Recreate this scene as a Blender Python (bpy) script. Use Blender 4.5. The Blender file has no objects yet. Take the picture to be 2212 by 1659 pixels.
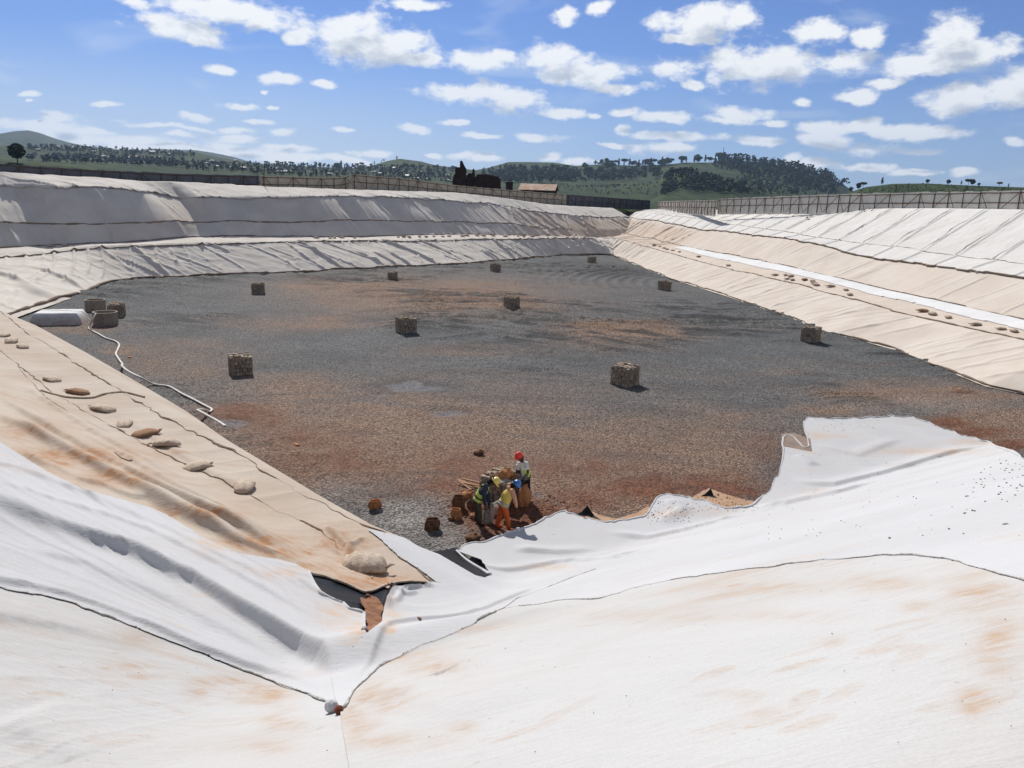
import bpy, math, random
import numpy as np
from mathutils import Matrix, Vector
rad = math.radians
# ---------------------------------------------------------------- camera
W, Hh = 2212.0, 1659.0          # measuring frame of the photograph
F = 1671.0; PITCH = rad(13.6); ROLL = rad(2.0); CZ = 9.6
_f = np.array([0, math.cos(PITCH), -math.sin(PITCH)]); _r0 = np.array([1., 0, 0]); _u0 = np.cross(_r0, _f)
_r = math.cos(ROLL)*_r0 + math.sin(ROLL)*_u0
_u = -math.sin(ROLL)*_r0 + math.cos(ROLL)*_u0
CAM = np.array([0, 0, CZ])
sc = bpy.context.scene
cam = bpy.data.cameras.new('camera'); cob = bpy.data.objects.new('camera', cam)
sc.collection.objects.link(cob); sc.camera = cob
cam.sensor_width = 36; cam.lens = 36*F/W; cam.clip_end = 30000; cam.clip_start = 0.05
cob.matrix_world = Matrix(((_r[0], _u[0], -_f[0], 0), (_r[1], _u[1], -_f[1], 0), (_r[2], _u[2], -_f[2], CZ), (0, 0, 0, 1)))
# ---------------------------------------------------------------- light
SUN_AZ = rad(-22); SUN_EL = rad(42)       # azimuth measured from +Y towards +X
sl = bpy.data.lights.new('sun', 'SUN'); sl.energy = 4.4; sl.angle = rad(0.53); sl.color = (1, .955, .89)
so = bpy.data.objects.new('sun', sl); sc.collection.objects.link(so)
sdir = Vector((math.sin(SUN_AZ)*math.cos(SUN_EL), math.cos(SUN_AZ)*math.cos(SUN_EL), math.sin(SUN_EL)))
so.rotation_euler = sdir.to_track_quat('Z', 'Y').to_euler(); so.location = (0, 0, 60)
sc.view_settings.view_transform = 'Standard'; sc.view_settings.look = 'None'
sc.view_settings.exposure = 0.2; sc.view_settings.gamma = 1.0
rng = np.random.RandomState(7); random.seed(7)

# ---------------------------------------------------------------- projection helpers
def ray(px, py):
    d = _f*F + _r*(px - W/2) - _u*(py - Hh/2)
    return d/np.linalg.norm(d)
def atz(px, py, z=0.):
    d = ray(px, py); return CAM + d*((z - CZ)/d[2])
def proj(X, Y, Z):
    q0, q1, q2 = X - CAM[0], Y - CAM[1], Z - CAM[2]
    zz = q0*_f[0] + q1*_f[1] + q2*_f[2]; zs = np.where(zz > .05, zz, .05)
    return (W/2 + F*(q0*_r[0] + q1*_r[1] + q2*_r[2])/zs, Hh/2 - F*(q0*_u[0] + q1*_u[1] + q2*_u[2])/zs, zz)
def hplane(px, py, o, n, off):
    d = ray(px, py); t = (off + np.dot(n, o) - np.dot(n, CAM[:2]))/np.dot(n, d[:2]); return CAM + d*t
def at_dist(px, py, dist):              # point on the ray at horizontal distance dist
    d = ray(px, py); return CAM + d*(dist/math.hypot(d[0], d[1]))

# ---------------------------------------------------------------- world
wd = bpy.data.worlds.new('World'); sc.world = wd; wd.use_nodes = True
def build_world():
    nt = wd.node_tree; N = nt.nodes; L = nt.links; N.clear()
    out = N.new('ShaderNodeOutputWorld'); bg = N.new('ShaderNodeBackground'); L.new(bg.outputs[0], out.inputs[0])
    sky = N.new('ShaderNodeTexSky'); sky.sky_type = 'NISHITA'; sky.sun_disc = False
    sky.sun_elevation = SUN_EL; sky.sun_rotation = SUN_AZ
    sky.altitude = 1300; sky.air_density = 1.15; sky.dust_density = 0.6; sky.ozone_density = 1.6
    STR = 0.135; bg.inputs[1].default_value = STR
    clouds = [(285,5,40,14),(370,55,90,28),(430,78,35,18),(490,18,135,30),(560,45,52,20),(645,78,28,16),(740,70,85,36),(820,95,110,46),
      (905,125,55,18),(1045,130,60,22),(475,152,35,9),(605,168,55,14),(700,180,30,9),(580,197,10,6),(1005,200,88,23),(1100,215,75,26),(1205,245,48,11),
      (890,6,60,12),(50,204,30,7),(60,222,10,4),(215,228,38,6),(535,228,48,8),(595,234,14,4),(425,254,33,9),(130,255,36,11),(505,280,45,8),(741,276,26,7),
      (893,282,36,10),(972,269,26,6),(1038,296,46,6),(612,284,28,9),(520,300,54,9),(385,294,40,8),(808,329,44,7),(632,318,55,8),(1010,335,30,7),(1050,343,35,9),
      (940,336,20,5),(450,325,170,15),(620,338,130,10),(240,303,120,14),(750,345,60,7),(100,277,90,12),(300,322,150,10),(340,275,120,6),
      (1222,38,28,20),(1298,12,24,16),(1440,40,60,22),(1530,45,90,38),(1600,35,32,25),(1500,80,70,16),(1640,140,130,40),(1450,150,52,22),
      (1820,130,80,22),(1880,78,42,18),(1765,72,55,26),(1501,188,20,9),(2060,70,60,40),(2080,110,115,35),(2000,140,90,28),(1920,175,40,11),
      (2100,208,125,33),(2190,188,90,46),(1210,125,72,33),(1260,155,88,27),(1340,188,58,12),(1850,208,46,17),(1737,218,22,11),
      (1600,247,58,17),(1575,262,62,11),(1670,265,35,8),(1352,242,32,9),(1440,254,50,12),(1279,250,24,7),(1350,279,24,12),(1470,297,96,10),
      (1642,303,62,12),(1780,277,62,13),(1860,272,50,15),(1960,283,110,16),(1790,305,75,15),(1870,320,60,13),(1985,325,58,9),(1430,323,68,12),
      (1327,314,42,6),(2085,371,34,9),(1720,340,25,14),(1770,351,50,11),(1890,357,60,9),(1980,372,40,7),(2195,301,28,8),(1155,300,52,10),
      (1190,342,28,9),(1240,349,35,7),(560,262,40,5),(200,285,60,8)]
    def az_el(px, py):
        d = ray(px, py); return math.atan2(d[0], d[1]), math.asin(d[2])
    # group: density field of the cumulus
    g = bpy.data.node_groups.new('cumulus_density', 'ShaderNodeTree')
    g.interface.new_socket('P', in_out='INPUT', socket_type='NodeSocketVector')
    g.interface.new_socket('D', in_out='OUTPUT', socket_type='NodeSocketFloat')
    gi = g.nodes.new('NodeGroupInput'); go = g.nodes.new('NodeGroupOutput')
    no = g.nodes.new('ShaderNodeTexNoise'); no.inputs['Scale'].default_value = 24; no.inputs['Detail'].default_value = 7; no.inputs['Roughness'].default_value = .62
    mp = g.nodes.new('ShaderNodeVectorMath'); mp.operation = 'MULTIPLY'; mp.inputs[1].default_value = (1, 1.7, 1)
    g.links.new(gi.outputs[0], mp.inputs[0]); g.links.new(mp.outputs[0], no.inputs['Vector'])
    wn = g.nodes.new('ShaderNodeTexNoise'); wn.inputs['Scale'].default_value = 16; wn.inputs['Detail'].default_value = 4; g.links.new(gi.outputs[0], wn.inputs['Vector'])
    wv = g.nodes.new('ShaderNodeVectorMath'); wv.operation = 'MULTIPLY_ADD'; wv.inputs[1].default_value = (.045, .02, 0); wv.inputs[2].default_value = (-.0225, -.01, 0); g.links.new(wn.outputs['Color'], wv.inputs[0])
    wa = g.nodes.new('ShaderNodeVectorMath'); wa.operation = 'ADD'; g.links.new(gi.outputs[0], wa.inputs[0]); g.links.new(wv.outputs[0], wa.inputs[1])
    prev = None
    for (cx, cy, rx, ry) in clouds:
        a, e = az_el(cx, cy); a2, e2 = az_el(cx + rx*1.12, cy); a3, e3 = az_el(cx, cy - ry*1.2)
        sx = 1/abs(a2 - a); sy = 1/abs(e3 - e)
        m = g.nodes.new('ShaderNodeVectorMath'); m.operation = 'MULTIPLY_ADD'
        m.inputs[1].default_value = (sx, sy, 0); m.inputs[2].default_value = (-a*sx, -e*sy, 0)
        g.links.new(wa.outputs[0], m.inputs[0])
        l = g.nodes.new('ShaderNodeVectorMath'); l.operation = 'LENGTH'; g.links.new(m.outputs[0], l.inputs[0])
        if prev is None: prev = l.outputs['Value']
        else:
            q = g.nodes.new('ShaderNodeMath'); q.operation = 'SMOOTH_MIN'; q.inputs[2].default_value = .12
            g.links.new(prev, q.inputs[0]); g.links.new(l.outputs['Value'], q.inputs[1]); prev = q.outputs[0]
    s1 = g.nodes.new('ShaderNodeMath'); s1.operation = 'MULTIPLY_ADD'; s1.inputs[1].default_value = 2.7; s1.inputs[2].default_value = -1.35 + 1.10
    g.links.new(no.outputs['Fac'], s1.inputs[0])
    s2 = g.nodes.new('ShaderNodeMath'); s2.operation = 'SUBTRACT'; g.links.new(s1.outputs[0], s2.inputs[0]); g.links.new(prev, s2.inputs[1])
    g.links.new(s2.outputs[0], go.inputs[0])
    tc = N.new('ShaderNodeTexCoord'); sx_ = N.new('ShaderNodeSeparateXYZ'); L.new(tc.outputs['Generated'], sx_.inputs[0])
    at = N.new('ShaderNodeMath'); at.operation = 'ARCTAN2'; L.new(sx_.outputs[0], at.inputs[0]); L.new(sx_.outputs[1], at.inputs[1])
    asn = N.new('ShaderNodeMath'); asn.operation = 'ARCSINE'; L.new(sx_.outputs[2], asn.inputs[0])
    P = N.new('ShaderNodeCombineXYZ'); L.new(at.outputs[0], P.inputs[0]); L.new(asn.outputs[0], P.inputs[1])
    def dens(off):
        v = N.new('ShaderNodeVectorMath'); v.operation = 'ADD'; v.inputs[1].default_value = off; L.new(P.outputs[0], v.inputs[0])
        gg = N.new('ShaderNodeGroup'); gg.node_tree = g; L.new(v.outputs[0], gg.inputs[0]); return gg.outputs[0]
    def mr(src, a, b, c=0., d=1., smooth=True):
        m = N.new('ShaderNodeMapRange'); m.interpolation_type = 'SMOOTHSTEP' if smooth else 'LINEAR'
        m.inputs[1].default_value = a; m.inputs[2].default_value = b; m.inputs[3].default_value = c; m.inputs[4].default_value = d
        L.new(src, m.inputs[0]); return m.outputs[0]
    d0 = dens((0, 0, 0)); alpha = mr(d0, -.08, .62)
    d1 = dens((-.008, .020, 0)); shade = mr(d1, .15, 1.05)
    cc = N.new('ShaderNodeMix'); cc.data_type = 'RGBA'
    cc.inputs[6].default_value = (.92/STR, .92/STR, .91/STR, 1); cc.inputs[7].default_value = (.48/STR, .52/STR, .58/STR, 1); L.new(shade, cc.inputs[0])
    # thin high cloud and the milky band low in the sky
    cn = N.new('ShaderNodeTexNoise'); cn.inputs['Scale'].default_value = 5; cn.inputs['Detail'].default_value = 6; cn.inputs['Distortion'].default_value = .6
    cm = N.new('ShaderNodeMapping'); cm.inputs['Rotation'].default_value = (0, 0, rad(-24)); cm.inputs['Scale'].default_value = (1, 4.5, 1)
    L.new(P.outputs[0], cm.inputs[0]); L.new(cm.outputs[0], cn.inputs['Vector'])
    cir = mr(cn.outputs['Fac'], .50, .76, 0, .5)
    low = mr(asn.outputs[0], .0, .17, .75, 0.0)
    lf = mr(at.outputs[0], -.5, .35, 1.0, .25)
    lm = N.new('ShaderNodeMath'); lm.operation = 'MULTIPLY'; L.new(low, lm.inputs[0]); L.new(lf, lm.inputs[1])
    mx = N.new('ShaderNodeMath'); mx.operation = 'MAXIMUM'; L.new(cir, mx.inputs[0]); L.new(lm.outputs[0], mx.inputs[1])
    tint = N.new('ShaderNodeMix'); tint.data_type = 'RGBA'; tint.blend_type = 'MULTIPLY'; tint.inputs[0].default_value = 1
    tint.inputs[7].default_value = (.225, .325, .57, 1); L.new(sky.outputs[0], tint.inputs[6])
    m1 = N.new('ShaderNodeMix'); m1.data_type = 'RGBA'; L.new(mx.outputs[0], m1.inputs[0]); L.new(tint.outputs[2], m1.inputs[6])
    m1.inputs[7].default_value = (.70/STR, .77/STR, .84/STR, 1)
    m2 = N.new('ShaderNodeMix'); m2.data_type = 'RGBA'; L.new(alpha, m2.inputs[0]); L.new(m1.outputs[2], m2.inputs[6]); L.new(cc.outputs[2], m2.inputs[7])
    # unseen cloud added beyond the view to make the blue skylight more neutral
    gn = N.new('ShaderNodeTexNoise'); gn.inputs['Scale'].default_value = 4.5; gn.inputs['Detail'].default_value = 5; L.new(tc.outputs['Generated'], gn.inputs['Vector'])
    gc = mr(gn.outputs['Fac'], .44, .56); hi = mr(asn.outputs[0], .47, .60)
    ab = N.new('ShaderNodeMath'); ab.operation = 'ABSOLUTE'; L.new(at.outputs[0], ab.inputs[0]); sd = mr(ab.outputs[0], .78, .95)
    mm = N.new('ShaderNodeMath'); mm.operation = 'MAXIMUM'; L.new(hi, mm.inputs[0]); L.new(sd, mm.inputs[1])
    up = mr(asn.outputs[0], -.02, .05); m4 = N.new('ShaderNodeMath'); m4.operation = 'MULTIPLY'; L.new(mm.outputs[0], m4.inputs[0]); L.new(gc, m4.inputs[1])
    m5 = N.new('ShaderNodeMath'); m5.operation = 'MULTIPLY'; L.new(m4.outputs[0], m5.inputs[0]); L.new(up, m5.inputs[1])
    m3 = N.new('ShaderNodeMix'); m3.data_type = 'RGBA'; L.new(m5.outputs[0], m3.inputs[0]); L.new(m2.outputs[2], m3.inputs[6]); m3.inputs[7].default_value = (.27/STR, .265/STR, .26/STR, 1)
    L.new(m3.outputs[2], bg.inputs[0])
    wd.cycles.sampling_method = 'MANUAL'; wd.cycles.sample_map_resolution = 256
build_world()

# ---------------------------------------------------------------- numpy noise
def _hash(ix, iy, seed):
    h = (ix.astype(np.int64)*374761393 + iy.astype(np.int64)*668265263 + seed*1442695041) & 0x7fffffff
    h = ((h ^ (h >> 13))*1274126177) & 0x7fffffff
    return ((h ^ (h >> 16)) & 0xffff)/65535.0
def vnoise(x, y, seed=0):
    x = np.asarray(x, float); y = np.asarray(y, float)
    ix = np.floor(x); iy = np.floor(y); fx = x - ix; fy = y - iy
    fx = fx*fx*fx*(fx*(fx*6 - 15) + 10); fy = fy*fy*fy*(fy*(fy*6 - 15) + 10)
    a = _hash(ix, iy, seed); b = _hash(ix + 1, iy, seed); c = _hash(ix, iy + 1, seed); d = _hash(ix + 1, iy + 1, seed)
    return (a + (b - a)*fx)*(1 - fy) + (c + (d - c)*fx)*fy
def fbm(x, y, seed=0, oct=4, gain=.5):
    s = 0; a = 1; t = 0
    for k in range(oct):
        s = s + a*vnoise(x*2**k + 17.3*k, y*2**k - 9.1*k, seed + k); t += a; a *= gain
    return s/t
def ridged(x, y, seed=0, oct=3):
    s = 0; a = 1; t = 0
    for k in range(oct):
        n = 1 - np.abs(2*vnoise(x*2**k + 5.7*k, y*2**k + 3.3*k, seed + k) - 1); s = s + a*n**3; t += a; a *= .5
    return s/t
def sstep(a, b, x):
    t = np.clip((x - a)/(b - a), 0, 1); return t*t*(3 - 2*t)

# ---------------------------------------------------------------- scene helpers
COL = sc.collection
def link(o, parent=None):
    COL.objects.link(o)
    if parent is not None: o.parent = parent
    return o
def tag(o, label=None, cat=None, group=None, kind=None):
    if label: o['label'] = label
    if cat: o['category'] = cat
    if group: o['group'] = group
    if kind: o['kind'] = kind
    return o
def empty(name, loc, rz=0, **k):
    o = bpy.data.objects.new(name, None); o.empty_display_size = .2; o.location = loc; o.rotation_euler = (0, 0, rz); COL.objects.link(o)
    return tag(o, **k)
def set_smooth(me, on=True):
    me.polygons.foreach_set('use_smooth', [on]*len(me.polygons))
def mesh_obj(name, verts, faces, mat, parent=None, smooth=False):
    me = bpy.data.meshes.new(name); me.from_pydata([tuple(v) for v in verts], [], [tuple(f) for f in faces]); me.update()
    if smooth: set_smooth(me)
    if mat: me.materials.append(mat)
    return link(bpy.data.objects.new(name, me), parent)
def np_mesh(name, co, quads, mat, parent=None, smooth=True, attrs=None):
    me = bpy.data.meshes.new(name); n = len(co); q = len(quads); k = quads.shape[1]
    me.vertices.add(n); me.vertices.foreach_set('co', np.ascontiguousarray(co, dtype=np.float32).ravel())
    me.loops.add(q*k); me.loops.foreach_set('vertex_index', np.ascontiguousarray(quads, dtype=np.int32).ravel())
    me.polygons.add(q); me.polygons.foreach_set('loop_start', np.arange(0, q*k, k, dtype=np.int32))
    me.polygons.foreach_set('loop_total', np.full(q, k, dtype=np.int32))
    if smooth: me.polygons.foreach_set('use_smooth', np.ones(q, dtype=bool))
    me.update(calc_edges=True); me.validate()
    for an, av in (attrs or {}).items():
        at = me.attributes.new(an, 'FLOAT', 'POINT'); at.data.foreach_set('value', np.ascontiguousarray(av, dtype=np.float32))
    if mat: me.materials.append(mat)
    return link(bpy.data.objects.new(name, me), parent)
def grid_obj(name, X, Y, Z, mat, parent=None, keep=None, attrs=None, flip=False, smooth=True):
    ny, nx = X.shape; idx = np.arange(nx*ny).reshape(ny, nx)
    q = np.stack([idx[:-1, :-1], idx[:-1, 1:], idx[1:, 1:], idx[1:, :-1]], -1)
    if flip: q = q[..., ::-1]
    q = q[keep] if keep is not None else q.reshape(-1, 4)
    co = np.stack([X, Y, Z], -1).reshape(-1, 3); at = {k: v.reshape(-1) for k, v in (attrs or {}).items()}
    if keep is not None:
        used = np.zeros(nx*ny, bool); used[q.ravel()] = True; re = np.cumsum(used) - 1
        co = co[used]; at = {k: v[used] for k, v in at.items()}; q = re[q]
    return np_mesh(name, co, q, mat, parent, smooth, at)
class MB:
    """collects boxes, bars and tubes and links them as one mesh"""
    def __init__(s): s.v = []; s.f = []
    def add(s, v, f):
        b = len(s.v); s.v += [tuple(map(float, p)) for p in v]; s.f += [tuple(i + b for i in q) for q in f]
    def box(s, c, d, rz=0, jit=0):
        cz, sz = math.cos(rz), math.sin(rz); vs = []
        for k in range(8):
            x = (k & 1)*2 - 1; y = (k >> 1 & 1)*2 - 1; z = (k >> 2 & 1)*2 - 1
            x = x*d[0]/2 + random.uniform(-jit, jit); y = y*d[1]/2 + random.uniform(-jit, jit); z = z*d[2]/2 + random.uniform(-jit, jit)
            vs.append((c[0] + x*cz - y*sz, c[1] + x*sz + y*cz, c[2] + z))
        s.add(vs, [(0, 2, 3, 1), (4, 5, 7, 6), (0, 1, 5, 4), (2, 6, 7, 3), (0, 4, 6, 2), (1, 3, 7, 5)])
    def bar(s, a, b, w, h=None, n=4):
        a = np.array(a, float); b = np.array(b, float); h = h or w; d = b - a; L = np.linalg.norm(d)
        if L < 1e-6: return
        d /= L; up = np.array([0, 0, 1.]) if abs(d[2]) < .9 else np.array([1., 0, 0])
        x = np.cross(d, up); x /= np.linalg.norm(x); y = np.cross(x, d); vs = []
        for e in (a, b):
            for k in range(n):
                t = 2*math.pi*(k + .5)/n; vs.append(e + x*math.cos(t)*w*.7071 + y*math.sin(t)*h*.7071)
        fs = [(k, (k + 1) % n, n + (k + 1) % n, n + k) for k in range(n)] + [tuple(range(n))[::-1], tuple(range(n, 2*n))]
        s.add(vs, fs)
    def tube(s, pts, r, n=8, cap=True, flat=1.0):
        pts = [np.array(p, float) for p in pts]; m = len(pts); vs = []
        for i, p in enumerate(pts):
            d = pts[min(i + 1, m - 1)] - pts[max(i - 1, 0)]; d /= (np.linalg.norm(d) + 1e-9)
            up = np.array([0, 0, 1.]) if abs(d[2]) < .95 else np.array([1., 0, 0])
            x = np.cross(d, up); x /= np.linalg.norm(x); y = np.cross(x, d); rr = r[i] if hasattr(r, '__len__') else r
            for k in range(n):
                t = 2*math.pi*k/n; vs.append(p + x*math.cos(t)*rr + y*math.sin(t)*rr*flat)
        fs = []
        for i in range(m - 1):
            for k in range(n): fs.append((i*n + k, i*n + (k + 1) % n, (i + 1)*n + (k + 1) % n, (i + 1)*n + k))
        if cap: fs += [tuple(range(n))[::-1], tuple(range((m - 1)*n, m*n))]
        s.add(vs, fs)
    def build(s, name, mat, parent=None, smooth=False): return mesh_obj(name, s.v, s.f, mat, parent, smooth)

# ---------------------------------------------------------------- materials
def new_mat(name, rough=.9):
    m = bpy.data.materials.new(name); m.use_nodes = True; b = m.node_tree.nodes['Principled BSDF']; b.inputs['Roughness'].default_value = rough
    b.inputs['Specular IOR Level'].default_value = .25
    return m, m.node_tree, b
def nd(nt, t, **k):
    n = nt.nodes.new('ShaderNode' + t)
    for a, v in k.items(): setattr(n, a, v)
    return n
def rgb(c): return (c[0], c[1], c[2], 1)
def noise_node(nt, vec, scale, detail=5, rough=.55, dist=0):
    n = nd(nt, 'TexNoise'); n.inputs['Scale'].default_value = scale; n.inputs['Detail'].default_value = detail
    n.inputs['Roughness'].default_value = rough; n.inputs['Distortion'].default_value = dist
    if vec is not None: nt.links.new(vec, n.inputs['Vector'])
    return n.outputs['Fac']
def mrange(nt, src, a, b, c=0., d=1.):
    m = nd(nt, 'MapRange'); m.interpolation_type = 'SMOOTHSTEP'
    for i, v in enumerate((a, b, c, d)): m.inputs[i + 1].default_value = v
    nt.links.new(src, m.inputs[0]); return m.outputs[0]
def mixc(nt, fac, a, b, mode='MIX'):
    m = nd(nt, 'Mix'); m.data_type = 'RGBA'; m.blend_type = mode
    if isinstance(fac, (int, float)): m.inputs[0].default_value = fac
    else: nt.links.new(fac, m.inputs[0])
    for i, c in ((6, a), (7, b)):
        if isinstance(c, tuple): m.inputs[i].default_value = rgb(c)
        else: nt.links.new(c, m.inputs[i])
    return m.outputs[2]
def mathn(nt, op, a, b=None):
    m = nd(nt, 'Math'); m.operation = op
    for i, v in enumerate((a, b)):
        if v is None: continue
        if isinstance(v, (int, float)): m.inputs[i].default_value = v
        else: nt.links.new(v, m.inputs[i])
    return m.outputs[0]
def bump(nt, bsdf, h, strength=.3, dist=.02):
    b = nd(nt, 'Bump'); b.inputs['Strength'].default_value = strength; b.inputs['Distance'].default_value = dist
    nt.links.new(h, b.inputs['Height']); nt.links.new(b.outputs[0], bsdf.inputs['Normal'])
def objco(nt, scale=(1, 1, 1), rot=(0, 0, 0)):
    t = nd(nt, 'TexCoord'); m = nd(nt, 'Mapping'); m.inputs['Scale'].default_value = scale; m.inputs['Rotation'].default_value = rot
    nt.links.new(t.outputs['Object'], m.inputs[0]); return m.outputs[0]
def attr(nt, name):
    a = nd(nt, 'Attribute'); a.attribute_name = name; return a.outputs['Fac']
def fabric(name, base, base2, stain, amount=(.55, .75), rot=0., fine=.25, aspect=(.35, 1.6, 1), stain2=None, bsc=14):
    m, nt, b = new_mat(name, .95); b.inputs['Specular IOR Level'].default_value = .08
    co = objco(nt); cs = objco(nt, aspect, (0, 0, rot))
    c = mixc(nt, mrange(nt, noise_node(nt, co, .35, 4), .35, .65), base, base2)
    st = mrange(nt, noise_node(nt, cs, 1.3, 7, .68, .6), amount[0], amount[1])
    st2 = mrange(nt, noise_node(nt, co, .22, 3), .38, .66)
    c = mixc(nt, mathn(nt, 'MULTIPLY', mathn(nt, 'MULTIPLY', st, st2), .75), c, stain)
    dn = mrange(nt, noise_node(nt, objco(nt, (1.2, 4, 1), (0, 0, rot)), 3.2, 9, .74, .8), .40, .60); dd_ = mathn(nt, 'MULTIPLY', attr(nt, 'dirt'), mathn(nt, 'MULTIPLY_ADD', dn, .95)); dd_.node.inputs[2].default_value = .22
    c = mixc(nt, dd_, c, stain2 or stain)
    c = mixc(nt, mathn(nt, 'MULTIPLY', mrange(nt, noise_node(nt, objco(nt, (1, 5, 1), (0, 0, rot)), 7, 6, .7), .5, .75), .22), c, stain)
    c = mixc(nt, mrange(nt, noise_node(nt, co, 90, 3, .7), .3, .7, 0, .16), c, (.25, .23, .21))
    sp = mrange(nt, noise_node(nt, co, 9, 2, .5), .70, .76)
    c = mixc(nt, mathn(nt, 'MULTIPLY', sp, .25), c, (stain[0]*.6, stain[1]*.6, stain[2]*.6))
    nt.links.new(c, b.inputs['Base Color'])
    hs = mathn(nt, 'ADD', noise_node(nt, cs, bsc, 4, .6), noise_node(nt, co, 2.0, 3))
    bump(nt, b, hs, fine, .035)
    return m
def simple(name, c1, c2, rough=.85, scale=6, bmp=.2, spec=None, metal=0, dist=.01):
    m, nt, b = new_mat(name, rough); co = objco(nt)
    n = noise_node(nt, co, scale, 6, .6); nt.links.new(mixc(nt, mrange(nt, n, .3, .7), c1, c2), b.inputs['Base Color'])
    if bmp: bump(nt, b, noise_node(nt, co, scale*3, 5), bmp, dist)
    if spec is not None: b.inputs['Specular IOR Level'].default_value = spec
    b.inputs['Metallic'].default_value = metal
    return m
M = {}
M['white'] = fabric('white_geotextile', (.565, .572, .582), (.525, .53, .537), (.57, .42, .30), (.50, .80), rad(25))
M['near_white'] = fabric('trodden_white_geotextile', (.55, .55, .542), (.52, .512, .495), (.47, .35, .255), (.46, .69), rad(12), aspect=(.3, 1.5, 1))
M['cream'] = fabric('cream_geotextile', (.68, .645, .59), (.62, .58, .52), (.43, .27, .17), (.56, .85), 0)
M['peach'] = fabric('peach_geotextile', (.70, .63, .55), (.645, .57, .49), (.56, .41, .30), (.5, .85), 0)
M['beige'] = fabric('beige_geotextile', (.56, .49, .41), (.50, .42, .34), (.42, .24, .13), (.5, .8), rad(40), stain2=(.42, .23, .12))
M['grey_cream'] = fabric('weathered_geotextile', (.71, .665, .60), (.63, .585, .52), (.50, .40, .31), (.5, .85), 0)
M['strip'] = fabric('bright_geotextile', (.80, .80, .79), (.74, .74, .73), (.55, .45, .38), (.62, .9), 0)
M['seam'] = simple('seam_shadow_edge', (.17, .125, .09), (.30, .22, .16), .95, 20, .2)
M['seam_grey'] = simple('seam_grey_edge', (.26, .25, .24), (.60, .58, .55), .95, 20, .2)
M['membrane'] = simple('black_geomembrane', (.005, .006, .008), (.012, .014, .016), .40, 3, .6, .18)
M['red_wash'] = simple('washed_red_soil', (.30, .15, .08), (.16, .07, .035), .95, 5, .7, dist=.03)
M['soil'] = simple('red_soil', (.22, .085, .04), (.14, .05, .025), .95, 8, .7, dist=.03)

# ================================================================ THE PIT
def px3(l, z=0.): return np.array([atz(x, y, z) for x, y in l])
TOE_L = [(70,690),(130,727),(260,800),(400,895),(560,990),(800,1130),(950,1197),(1059,1245)]
TOE_B = [(-60,720),(70,672),(192,630),(240,612),(300,604),(430,597),(560,592),(700,586),(830,580),(1000,571),(1100,562),(1200,553),(1290,549),(1325,551)]
TOE_R = [(1325,551),(1380,575),(1450,602),(1560,636),(1690,680),(1784,717),(1840,729),(1938,756),(2060,805),(2130,833),(2212,850)]
def frame_line(a, b, inside=(-5., 60.)):
    d = (b - a)/np.linalg.norm(b - a); n = np.array([-d[1], d[0]])
    if np.dot(n, np.array(inside) - a) > 0: n = -n
    return a, n, d
PTL = px3(TOE_L)[:, :2]; LO, LN, LT = frame_line(PTL[0], PTL[-1])
_b = px3([(300,604),(1325,551)])[:, :2]; BO_, BN, BT = frame_line(_b[0], _b[1])
_b = px3([(1380,575),(2212,850)])[:, :2]; RO_, RN, RT = frame_line(_b[0], _b[1])
_bi = np.array([[-16.93, 24.8], [-3.21, 12.52]]); IO, IN, IT = frame_line(_bi[0], _bi[1])
def smax(a, b, k): return .5*(a + b + np.sqrt((a - b)**2 + k*k))
def smin(a, b, k): return .5*(a + b - np.sqrt((a - b)**2 + k*k))
def H_base(x, y):
    o1 = LN[0]*(x - LO[0]) + LN[1]*(y - LO[1]); o2 = IN[0]*(x - IO[0]) + IN[1]*(y - IO[1])
    zl = smin(.69*o1, 3.0 + .05*np.maximum(o1 - 4.4, 0), .12)
    zl = smax(zl, 3.15 + .5*(o2 + .2), .25)
    zn = .32*x - .49*y + 8.68
    zn = smax(zn, .05, .3)
    z = smax(zl, zn, .28)
    return smin(z, 8.3, .25)
def hit(pts, hf, t0=1.0, t1=260., n=260):
    pts = np.asarray(pts, float); D = np.array([ray(x, y) for x, y in pts])
    ts = np.exp(np.linspace(math.log(t0), math.log(t1), n))
    P = CAM[None, None] + D[:, None]*ts[None, :, None]
    d = P[..., 2] - hf(P[..., 0], P[..., 1]); k = np.argmax(d < 0, axis=1); k = np.where(k == 0, n - 1, k)
    a = ts[np.maximum(k - 1, 0)]; b = ts[k]
    for _ in range(22):
        m = .5*(a + b); p = CAM[None] + D*m[:, None]; below = p[:, 2] < hf(p[:, 0], p[:, 1])
        b = np.where(below, m, b); a = np.where(below, a, m)
    return CAM[None] + D*(.5*(a + b))[:, None]
def densify(l, step=12., closed=False):
    l = [np.array(p, float) for p in l]; out = []
    if closed: l = l + [l[0]]
    for a, b in zip(l[:-1], l[1:]):
        k = max(1, int(np.linalg.norm(b - a)/step))
        for i in range(k): out.append(a + (b - a)*i/k)
    if not closed: out.append(l[-1])
    return np.array(out)
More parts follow.
